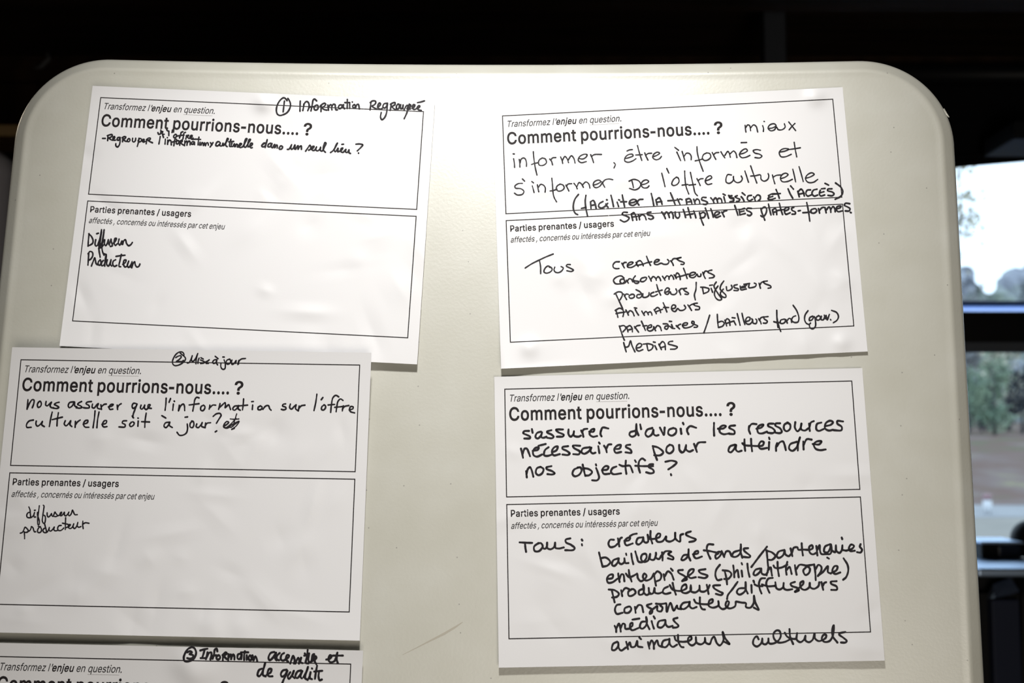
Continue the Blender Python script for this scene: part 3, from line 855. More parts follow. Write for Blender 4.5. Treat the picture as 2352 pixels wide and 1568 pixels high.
# --- printed lettering: outlines of a plain grotesque alphabet, 1/1000 em
GLYPHS = """'206|95 318 78 318 75 381 73 445 70 509 92 509 114 509 136 509 133 445 131 381 128 318 112 318;,188|53 -119 38 -119 48 -56 58 8 68 71 91 71 114 71 137 71 119 8 102 -56 84 -119 69 -119;-453|263 244 337 244 337 226 337 207 337 188 263 188 188 188 114 188 114 207 114 226 114 244 188 244;.188|108 -4 95 -4 83 -4 72 0 63 9 54 18 50 28 50 41 50 54 54 65 63 73 72 82 83 87 95 87 108 87 119 82 128 73 137 65 141 54 141 41 141 28 137 18 128 9 119 0;/249|216 533 235 533 180 330 126 127 71 -76 52 -76 33 -76 14 -76 69 127 124 330 178 533 197 533;?358|153 152 132 152 132 154 132 157 132 159 132 190 135 213 141 230 147 246 156 259 168 269 179 279 193 288 209 298 224 308 237 320 247 334 257 348 262 365 262 384 262 400 258 413 250 425 243 437 233 446 220 452 208 458 193 462 178 462 163 462 150 459 137 453 124 447 114 438 106 425 98 413 93 397 92 378 70 378 49 378 27 378 28 407 35 432 49 452 63 473 80 489 103 499 125 510 150 516 178 516 207 516 233 510 255 498 277 487 294 471 306 451 318 431 324 408 324 382 324 354 318 331 306 311 294 292 277 275 254 261 240 252 228 243 219 235 210 227 204 217 200 205 196 194 194 178 194 158 194 156 194 154 194 152 173 152|176 -4 164 -4 151 -4 140 0 131 9 123 18 118 28 118 41 118 53 123 64 131 73 140 82 151 86 164 86 176 86 187 82 196 73 205 64 209 53 209 41 209 28 205 18 196 9 187 0;C510|293 -7 267 -7 223 -7 184 4 150 25 116 46 89 76 70 115 50 154 40 201 40 254 40 308 50 354 70 393 89 432 116 462 150 484 184 505 223 516 267 516 293 516 317 512 340 504 363 497 384 486 402 471 420 457 436 439 448 418 460 398 468 374 473 348 451 348 430 348 408 348 404 366 398 381 389 395 381 408 370 419 357 428 345 438 331 444 315 449 300 454 284 456 267 456 236 456 208 448 184 432 159 417 139 394 125 364 111 334 103 297 103 254 103 211 111 175 125 145 140 115 159 92 184 76 209 61 236 53 267 53 284 53 300 55 315 60 331 65 345 71 357 81 370 90 381 101 389 114 398 128 404 143 408 160 430 160 451 160 473 160 469 135 460 111 448 91 436 70 421 52 402 38 384 23 363 12 341 5 318 -3;P445|82 0 60 0 60 170 60 339 60 509 118 509 177 509 235 509 274 509 307 502 332 487 358 473 377 454 390 430 402 405 409 378 409 348 409 317 402 290 390 265 377 241 358 222 332 207 307 193 274 186 235 186 193 186 151 186 109 186 109 205 109 224 109 242 150 242 191 242 233 242 259 242 281 247 297 256 313 265 325 278 333 294 341 310 344 328 344 348 344 368 341 386 333 402 325 417 313 430 297 439 280 448 259 452 232 452 196 452 160 452 125 452 125 301 125 151 125 0 103 0;T449|85 452 32 452 32 471 32 490 32 509 160 509 288 509 417 509 417 490 417 471 417 452 363 452 310 452 257 452 257 301 257 151 257 0 235 0 214 0 193 0 193 151 193 301 193 452 139 452;a389|182 -9 160 -9 136 -9 114 -4 94 5 75 14 59 27 48 45 36 62 30 83 30 108 30 130 35 147 43 161 52 175 63 185 78 193 92 201 108 207 125 211 143 215 160 218 178 220 201 223 219 225 234 227 248 228 258 231 265 235 272 239 276 245 276 255 276 255 276 256 276 257 276 272 273 286 267 297 261 308 252 316 240 322 228 328 213 331 196 331 178 331 162 328 149 322 136 317 126 309 118 301 110 292 104 283 100 274 80 280 61 285 41 291 50 314 62 332 79 346 95 360 113 369 133 375 153 381 173 384 194 384 208 384 223 383 239 379 255 376 271 370 286 360 301 351 313 338 322 320 332 303 337 280 337 251 337 168 337 84 337 0 317 0 297 0 277 0 277 17 277 35 277 52 275 52 274 52 272 52 268 43 261 34 252 25 243 15 230 7 215 1 200 -5|155 45 170 45 193 45 212 50 228 59 243 68 255 79 263 93 271 107 276 122 276 138 276 155 276 173 276 190 273 187 268 184 259 182 251 180 242 178 231 176 221 174 210 172 200 171 190 170 182 169 175 168 161 166 147 163 134 159 121 154 111 148 103 139 96 131 92 119 92 105 92 92 95 81 102 72 109 63 118 57 130 52 142 48;c396|226 -8 207 -8 173 -8 143 0 117 16 91 33 71 56 56 85 41 114 34 149 34 187 34 227 41 262 56 291 71 321 91 343 117 360 143 376 173 384 207 384 226 384 243 382 260 377 276 372 292 365 305 356 319 347 330 335 340 322 350 309 357 294 362 277 342 272 322 267 303 262 300 272 296 281 290 289 285 297 278 305 270 311 262 317 253 322 242 325 232 328 220 330 207 330 182 330 161 323 145 310 129 297 116 280 108 258 100 237 96 213 96 187 96 162 100 139 108 117 116 96 129 79 145 66 161 53 182 46 207 46 220 46 232 48 243 52 253 55 263 60 271 66 279 72 286 80 292 89 297 97 301 107 304 117 324 112 343 107 363 102 358 85 351 70 341 56 332 43 320 31 306 21 293 12 277 4 261 -1 244 -6;e404|238 -8 212 -8 175 -8 143 0 117 16 90 33 70 56 56 85 41 114 34 148 34 187 34 226 41 260 55 290 69 319 89 343 115 359 141 376 171 384 205 384 226 384 246 381 266 374 285 367 303 356 319 341 335 326 348 306 357 282 366 258 371 228 371 194 371 186 371 178 371 169 272 169 174 169 75 169 75 187 75 204 75 221 163 221 250 221 338 221 329 215 319 208 310 202 310 227 306 249 298 269 290 288 278 303 263 314 247 325 228 330 205 330 182 330 163 325 146 313 130 302 118 288 109 270 100 251 96 232 96 211 96 200 96 189 96 178 96 150 101 126 110 106 120 87 134 72 151 61 168 51 189 46 212 46 228 46 241 48 254 53 266 57 277 64 285 73 294 82 301 93 306 105 325 101 345 96 365 91 359 71 349 54 335 39 321 24 303 13 283 4 262 -4;f254|154 379 228 379 228 362 228 344 228 327 154 327 80 327 6 327 6 344 6 362 6 379 80 379|101 0 81 0 81 144 81 288 81 432 81 453 86 471 96 486 106 500 119 511 135 519 152 526 169 530 187 530 201 530 213 529 222 527 232 525 238 523 243 521 238 503 233 486 227 468 224 470 220 471 215 472 210 473 203 474 195 474 176 474 163 469 154 460 146 451 142 437 142 419 142 279 142 140 142 0 121 0;g425|238 -151 207 -151 179 -151 155 -147 134 -140 113 -132 96 -123 82 -110 69 -98 58 -84 51 -69 67 -60 84 -50 101 -41 107 -49 113 -57 122 -66 130 -75 141 -82 154 -88 168 -94 186 -97 207 -97 238 -97 263 -90 282 -75 302 -60 311 -37 311 -6 311 19 311 44 311 68 310 68 308 68 306 68 301 60 295 51 287 41 278 32 267 23 252 16 238 8 219 5 195 5 164 5 137 12 113 27 88 41 69 62 55 90 41 118 34 152 34 191 34 230 41 264 55 293 69 322 88 345 112 361 137 376 165 384 196 384 220 384 239 381 253 373 268 365 280 356 288 346 297 336 303 327 308 319 309 319 311 319 313 319 313 339 313 359 313 379 333 379 353 379 372 379 372 250 372 121 372 -9 372 -42 365 -69 350 -90 335 -111 316 -126 291 -136 266 -146|181 59 205 59 228 59 248 64 264 75 280 86 292 101 300 121 308 141 312 165 312 193 312 220 308 243 300 264 292 284 280 301 264 312 248 324 228 330 205 330 181 330 161 324 145 312 129 299 117 283 109 262 100 242 96 219 96 193 96 166 100 143 109 123 117 103 129 87 145 76 162 65;i167|73 0 53 0 53 126 53 253 53 379 73 379 93 379 114 379 114 253 114 126 114 0 93 0|95 443 84 443 72 443 62 447 54 455 45 462 41 472 41 483 41 494 45 504 54 512 62 520 72 524 84 524 95 524 106 520 114 512 122 504 126 494 126 483 126 472 122 462 114 455 106 447;j167|53 243 53 379 73 379 93 379 114 379 114 243 114 106 114 -30 114 -53 110 -73 102 -90 93 -107 81 -120 65 -129 48 -138 28 -143 4 -143 -1 -143 -5 -143 -10 -143 -10 -124 -10 -105 -10 -87 -6 -87 -2 -87 2 -87 20 -87 32 -82 40 -72 49 -62 53 -48 53 -29 53 107|95 443 83 443 72 443 62 447 53 455 45 462 41 472 41 483 41 494 45 504 53 512 62 520 72 524 83 524 95 524 105 520 114 512 122 504 126 494 126 483 126 472 122 462 114 455 105 447;l189|147 -2 139 -2 110 -2 88 5 74 20 60 35 53 57 53 84 53 226 53 367 53 509 73 509 93 509 114 509 114 372 114 235 114 99 114 81 116 69 120 62 125 55 133 52 146 52 152 52 157 52 160 53 164 53 167 54 170 54 173 37 177 20 181 3 175 1 169 0 162 -1 154 -2;m610|73 0 53 0 53 126 53 253 53 379 72 379 92 379 112 379 112 351 112 323 112 295 111 295 109 295 108 295 113 316 121 332 132 346 144 359 157 369 172 376 187 383 203 386 219 386 247 386 270 378 287 361 305 344 316 322 321 295 318 295 315 295 312 295 317 313 325 329 337 343 349 357 364 367 381 375 398 382 416 386 437 386 459 386 479 381 497 372 515 362 530 348 541 328 551 309 557 285 557 255 557 170 557 85 557 0 536 0 516 0 496 0 496 85 496 169 496 254 496 281 488 301 473 313 457 325 439 330 419 330 402 330 387 327 374 320 362 313 352 303 345 290 339 278 335 263 335 247 335 165 335 82 335 0 315 0 295 0 274 0 274 87 274 173 274 260 274 281 267 298 253 311 239 324 221 330 199 330 185 330 171 327 158 320 144 313 134 303 126 289 118 276 114 258 114 238 114 159 114 79 114 0 93 0;n410|114 249 114 227 114 151 114 76 114 0 93 0 73 0 53 0 53 126 53 253 53 379 72 379 92 379 112 379 112 349 112 318 112 287 109 287 106 287 102 287 114 322 131 347 152 362 174 377 199 384 227 384 253 384 276 379 295 369 314 358 330 342 341 321 352 299 357 273 357 240 357 160 357 80 357 0 337 0 316 0 296 0 296 78 296 157 296 235 296 265 288 288 273 304 258 321 237 329 210 329 192 329 175 325 161 317 146 309 135 298 126 283 118 267;o415|242 -8 207 -8 173 -8 143 0 117 16 91 33 71 56 56 85 41 114 34 149 34 187 34 227 41 262 56 291 71 321 91 343 117 360 143 376 173 384 207 384 242 384 273 376 299 360 325 343 345 321 359 291 374 262 381 227 381 187 381 149 374 114 359 85 345 56 325 33 299 16 273 0|182 46 207 46 233 46 254 53 270 66 287 79 299 96 307 117 315 139 319 162 319 187 319 213 315 236 307 258 299 280 287 297 270 310 254 323 233 330 207 330 182 330 161 323 145 310 129 297 116 280 108 258 100 237 96 213 96 187 96 162 100 139 108 117 116 96 129 79 145 66 161 53;p424|73 -143 53 -143 53 31 53 205 53 379 72 379 92 379 112 379 112 359 112 339 112 319 114 319 116 319 118 319 123 327 129 336 137 346 145 356 157 365 171 373 186 381 205 384 229 384 261 384 289 376 313 361 337 345 356 322 370 293 383 263 390 229 390 189 390 149 383 114 370 84 356 55 337 32 313 16 289 0 261 -8 229 -8 206 -8 187 -4 173 4 158 12 146 21 138 31 130 42 123 51 118 59 117 59 115 59 114 59 114 -8 114 -76 114 -143 93 -143|197 47 220 47 244 47 263 53 279 66 295 78 308 95 316 117 324 138 328 162 328 189 328 216 324 240 316 261 308 282 296 299 280 311 264 324 244 330 220 330 197 330 177 324 161 312 145 300 133 284 125 263 117 242 113 217 113 189 113 161 117 136 125 115 133 94 146 77 162 65 178 53;q424|372 31 372 -143 351 -143 331 -143 311 -143 311 -76 311 -8 311 59 309 59 308 59 306 59 302 51 295 42 287 31 278 21 267 12 252 4 238 -4 219 -8 195 -8 164 -8 136 0 111 16 87 32 68 55 55 84 41 114 34 149 34 189 34 229 41 263 55 293 69 322 88 345 112 361 136 376 164 384 196 384 219 384 238 381 253 373 268 365 279 356 287 346 296 336 302 327 307 319 309 319 311 319 313 319 313 339 313 359 313 379 332 379 352 379 372 379 372 205|181 47 205 47 227 47 247 53 263 65 279 77 291 94 299 115 308 136 312 161 312 189 312 217 308 242 300 263 292 284 279 300 263 312 247 324 228 330 205 330 181 330 161 324 145 311 129 299 116 282 108 261 100 240 96 216 96 189 96 162 100 138 109 117 117 95 129 78 145 66 161 53;r259|73 0 53 0 53 126 53 253 53 379 72 379 92 379 112 379 112 360 112 340 112 321 113 321 114 321 115 321 122 340 135 355 152 367 170 379 190 385 213 385 218 385 223 385 229 384 235 384 240 384 243 384 243 363 243 343 243 322 242 323 237 323 230 324 223 325 215 326 207 326 189 326 173 322 159 315 145 307 134 297 126 284 118 270 114 255 114 237 114 158 114 79 114 0 93 0;s365|211 -8 182 -8 156 -8 133 -4 112 3 92 11 75 23 62 38 49 53 40 72 36 94 55 98 74 102 94 107 99 86 109 70 124 60 139 50 158 45 181 45 208 45 229 51 244 62 260 74 268 87 268 103 268 116 263 127 254 136 245 144 231 151 212 155 191 160 170 165 149 170 115 178 89 191 72 208 55 225 47 247 47 274 47 296 53 315 65 332 77 348 94 361 115 370 136 380 160 384 187 384 213 384 235 380 254 372 272 365 287 353 299 339 310 325 319 309 324 290 305 286 287 281 268 277 263 292 255 304 243 316 230 327 212 333 187 333 165 333 146 327 131 317 116 306 109 293 109 277 109 263 114 252 124 243 134 235 150 228 172 223 191 218 210 214 229 209 264 201 290 188 306 171 323 154 331 133 331 107 331 84 325 64 312 47 300 30 282 16 260 6 237 -3;t227|138 379 204 379 204 362 204 344 204 327 138 327 72 327 6 327 6 344 6 362 6 379 72 379|65 345 65 471 85 471 106 471 126 471 126 347 126 222 126 98 126 81 129 69 136 61 143 54 154 50 170 50 174 50 179 50 185 51 191 52 197 53 202 54 206 36 209 19 213 2 207 0 200 -2 192 -3 184 -4 176 -4 168 -4 136 -4 110 4 92 21 74 38 65 62 65 93 65 219;u410|211 -5 182 -5 157 -5 134 0 115 11 95 21 80 37 69 59 58 80 53 107 53 139 53 219 53 299 53 379 73 379 93 379 114 379 114 301 114 222 114 144 114 114 121 91 137 75 152 58 173 50 200 50 218 50 235 54 249 62 264 70 275 81 283 97 292 112 296 131 296 153 296 228 296 304 296 379 316 379 337 379 357 379 357 253 357 126 357 0 337 0 318 0 298 0 298 31 298 61 298 92 301 92 304 92 307 92 295 57 279 32 257 17 235 2;z380|141 0 42 0 42 15 42 30 42 46 112 137 183 228 254 320 254 321 254 322 254 323 185 323 117 323 48 323 48 342 48 361 48 379 143 379 238 379 333 379 333 363 333 347 333 331 264 241 195 150 126 60 126 59 126 58 126 56 197 56 268 56 339 56 339 38 339 19 339 0 240 0;é404|238 -8 212 -8 175 -8 143 0 117 16 90 33 70 56 56 85 41 114 34 148 34 187 34 226 41 260 55 290 69 319 89 343 115 359 141 376 171 384 205 384 226 384 246 381 266 374 285 367 303 356 319 341 335 326 348 306 357 282 366 258 371 228 371 194 371 186 371 178 371 169 272 169 174 169 75 169 75 187 75 204 75 221 163 221 250 221 338 221 329 215 319 208 310 202 310 227 306 249 298 269 290 288 278 303 263 314 247 325 228 330 205 330 182 330 163 325 146 313 130 302 118 288 109 270 100 251 96 232 96 211 96 200 96 189 96 178 96 150 101 126 110 106 120 87 134 72 151 61 168 51 189 46 212 46 228 46 241 48 254 53 266 57 277 64 285 73 294 82 301 93 306 105 325 101 345 96 365 91 359 71 349 54 335 39 321 24 303 13 283 4 262 -4|194 429 177 429 193 462 209 496 225 529 247 529 270 529 293 529 271 496 249 462 227 429 210 429"""
GL = {}
for rec in GLYPHS.split(';'):
    head, *sps = rec.split('|')
    ch, adv = head[0], int(head[1:])
    loops = []
    for sp_ in sps:
        q = np.array([int(v) for v in sp_.split()], float).reshape(-1, 3, 2) / 1000
        lp = []
        for i in range(len(q)):
            a, b = q[i], q[(i + 1) % len(q)]
            st_ = np.allclose(a[1] + (b[1] - a[1]) / 3, a[2], atol=.004) and np.allclose(a[1] + (b[1] - a[1]) * 2 / 3, b[0], atol=.004)
            kk = 1 if st_ else 4
            for t in np.arange(kk) / kk:
                lp.append((1 - t) ** 3 * a[1] + 3 * (1 - t) ** 2 * t * a[2] + 3 * (1 - t) * t * t * b[0] + t ** 3 * b[1])
        loops.append(np.array(lp))
    GL[ch] = (adv / 1000, loops)
CAP = max(p[1] for p in GL['T'][1][0])
GL['-'] = (0.30, [np.array([(0.03, .17), (0.25, .17), (0.25, .235), (0.03, .235)])])
GL['l'] = (0.168, [np.array([(0.062, 0), (0.062, CAP * 1.03), (0.108, CAP * 1.03), (0.108, 0)])])

def larea(p):
    return 0.5 * np.sum(p[:, 0] * np.roll(p[:, 1], -1) - np.roll(p[:, 0], -1) * p[:, 1])

def print_text(V, F, sheet, text, x, y, width, cap, bold, shear=0.0, lift=0.00008):
    """one line of print: left end x, baseline y (form coordinates, metres), fitted to width"""
    extra = 0.026 if bold else 0.0
    adv = 0.0
    lay = []
    for ch in text:
        if ch == ' ':
            adv += 0.165
            continue
        lay.append((ch, adv))
        adv += GL[ch][0] + extra
    lastx = max(p[:, 0].max() for p in GL[lay[-1][0]][1]) + lay[-1][1]
    firstx = min(p[:, 0].min() for p in GL[lay[0][0]][1])
    sx = width / (lastx - firstx)
    sy = cap / CAP
    ow = 0.037 if bold else 0.013
    def pl(gx, gy):
        return sheet.at(x + (gx - firstx) * sx + gy * sy * shear, y - gy * sy, lift)
    for ch, ox in lay:
        loops = [lp + np.array((ox, 0)) for lp in GL[ch][1]]
        big = max(loops, key=lambda p: abs(larea(p)))
        sg = 1 if larea(big) > 0 else -1
        outs = [p for p in loops if larea(p) * sg > 0]
        holes = [p for p in loops if larea(p) * sg < 0]
        for o_ in outs:
            grp = [o_] + (holes if o_ is big else [])
            tris = tessellate_polygon([[Vector((p[0], p[1], 0)) for p in g_] for g_ in grp])
            b = len(V)
            for g_ in grp:
                for p in g_:
                    V.append(pl(*p))
            for t in tris:
                F.append(tuple(b + i for i in t))
        for lp in loops:
            ribbon(V, F, list(lp) + [lp[0]], ow, lambda a, b_: pl(a, b_), caps=bold)

def part(sheet, name, V, F, material, label=None, parent=None):
    o = obj(name, V, F, material, parent or sheet.o)
    o.matrix_parent_inverse = Matrix.Identity(4)
    if label:
        o['label'] = label
    return o

def rect_lines(sheet, y0, y1, w=0.00078):
    V, F = [], []
    def pl(a, b):
        return sheet.at(a, b, 0.00006)
    c = [(0, y0), (FW, y0), (FW, y1), (0, y1)]
    for i in range(4):
        a, b = np.array(c[i]), np.array(c[(i + 1) % 4])
        e = (b - a) / np.hypot(*(b - a)) * w / 2
        k = int(np.hypot(*(b - a)) / 0.002)
        ribbon(V, F, [a - e + (b - a + 2 * e) * j / k for j in range(k + 1)], w, pl, caps=False)
    return V, F

def print_form(s):
    part(s, 'question_box', *rect_lines(s, 0, H1), M_PRINT)
    part(s, 'stakeholder_box', *rect_lines(s, H1 + GAP, H1 + GAP + H2), M_PRINT)
    x0, wd, yb, cp = 0.0030, 0.0918, 0.0097, 0.0053
    V, F = [], []
    sc = wd / 1103
    for txt, a, b, bold in (("Transformez", 35, 450, 0), ("l'", 478, 508, 0), ("enjeu", 512, 700, 1), ("en", 730, 805, 0), ("question.", 835, 1138, 0)):
        if bold:
            VB, FB = [], []
            print_text(VB, FB, s, txt, x0 + (a - 35) * sc, yb, (b - a) * sc, cp, True, 0.2)
            V_, F_ = VB, FB
        else:
            print_text(V, F, s, txt, x0 + (a - 35) * sc, yb, (b - a) * sc, cp, False, 0.2)
    cap_ = part(s, 'printed_caption', V, F, M_GREYPRINT)
    part(s, 'bold_word', V_, F_, M_PRINT, parent=cap_)
    V, F = [], []
    k = 24
    xa, xb = x0 + (835 - 35) * sc, x0 + (1120 - 35) * sc
    ribbon(V, F, [(xa + (xb - xa) * j / k, yb + 0.0017) for j in range(k + 1)], 0.00028, lambda a, b: s.at(a, b, 0.00006), caps=False)
    part(s, 'caption_underline', V, F, M_FAINT, parent=cap_)
    V, F = [], []
    print_text(V, F, s, "Comment pourrions-nous....", 0.0033, 0.0242, 0.1609, 0.0099, True)
    print_text(V, F, s, "?", 0.1688, 0.0242, 0.0061, 0.0099, True)
    part(s, 'printed_heading', V, F, M_PRINT)
    V, F = [], []
    yy = H1 + GAP
    print_text(V, F, s, "Parties prenantes / usagers", 0.0031, yy + 0.0091, 0.0814, 0.0049, True)
    part(s, 'printed_subheading', V, F, M_PRINT)
    V, F = [], []
    print_text(V, F, s, "affectés , concernés ou intéressés par cet enjeu", 0.0029, yy + 0.0181, 0.1092, 0.0046, False, 0.2)
    part(s, 'printed_note', V, F, M_GREYPRINT)

P3A = on_board(2, 1507.4)
P3B = np.array(on_board(805.6, 1524.6))
a3 = math.atan2(P3B[1] - P3A[1], P3B[0] - P3A[0])
c3, s3 = math.cos(a3), math.sin(a3)
SHEETS = {
    1: Sheet((-0.335968, 0.201662), (0.99652, -0.050234), (-0.045886, -1.000731), 0.0009, (0.0075, 0.030), 0.0040, (0.0034, 0.060), (0.0, 0.03),
             [(606, 236, 0.0028, 0.005), (700, 803, 0.0010, 0.010)], 1, 1.0, 5.0, (1.0, 0.12, 0.6), tilt=(0, 0.004), topside=(1.0, 0.25)),
    2: Sheet((-0.382684, -0.014831), (1.002249, -0.014284), (-0.011123, -1.001719), 0.0012, (0.0150, 0.075), 0.0036, (0.0004, 0.02), (0.0004, 0.02),
             [(480, 1425, 0.0014, 0.007), (553, 1440, 0.0010, 0.006)], 2, 1.5, 6.0),
    3: Sheet(tuple(P3B - FW * np.array((c3, s3))), (c3, s3), (s3, -c3), 0.0010, (0.0085, 0.040), 0.0030, (0.0, 0.02), (0.0004, 0.02),
             [(425, 1522, 0.0022, 0.007), (470, 1540, 0.0014, 0.008), (440, 1556, 0.0013, 0.006)], 3, 1.6),
    4: Sheet((-0.008684, 0.184399), (0.998532, 0.049004), (0.040207, -0.997652), 0.0009, (0.0015, 0.018), 0.0062, (0.0003, 0.02), (0.0005, 0.02),
             [(1872, 222, 0.0026, 0.005), (1934, 786, 0.0019, 0.0045), (1216, 799, 0.0019, 0.0045)], 4, 1.1, 6.0, (1.0, 0.18, 0.4)),
    5: Sheet((-0.005324, -0.037206), (0.999955, 0.025723), (0.023698, -1.000582), 0.0009, (0.0014, 0.012), 0.0034, (0.0004, 0.02), (0.0004, 0.02),
             [(1968, 1484, 0.0010, 0.008)], 5, 1.1, 2.0),
}
LABELS = {
    1: "white form with a circled 1 and 'Information Regroupée', upper left on the tabletop",
    2: "white form with a circled 2 and 'Mise à jour', in the left column on the tabletop",
    3: "white form with a circled 3, cut off by the bottom of the picture",
    4: "white form handwritten 'mieux informer, être informés', upper right on the tabletop",
    5: "white form handwritten 's'assurer d'avoir les ressources', lower right on the tabletop",
}
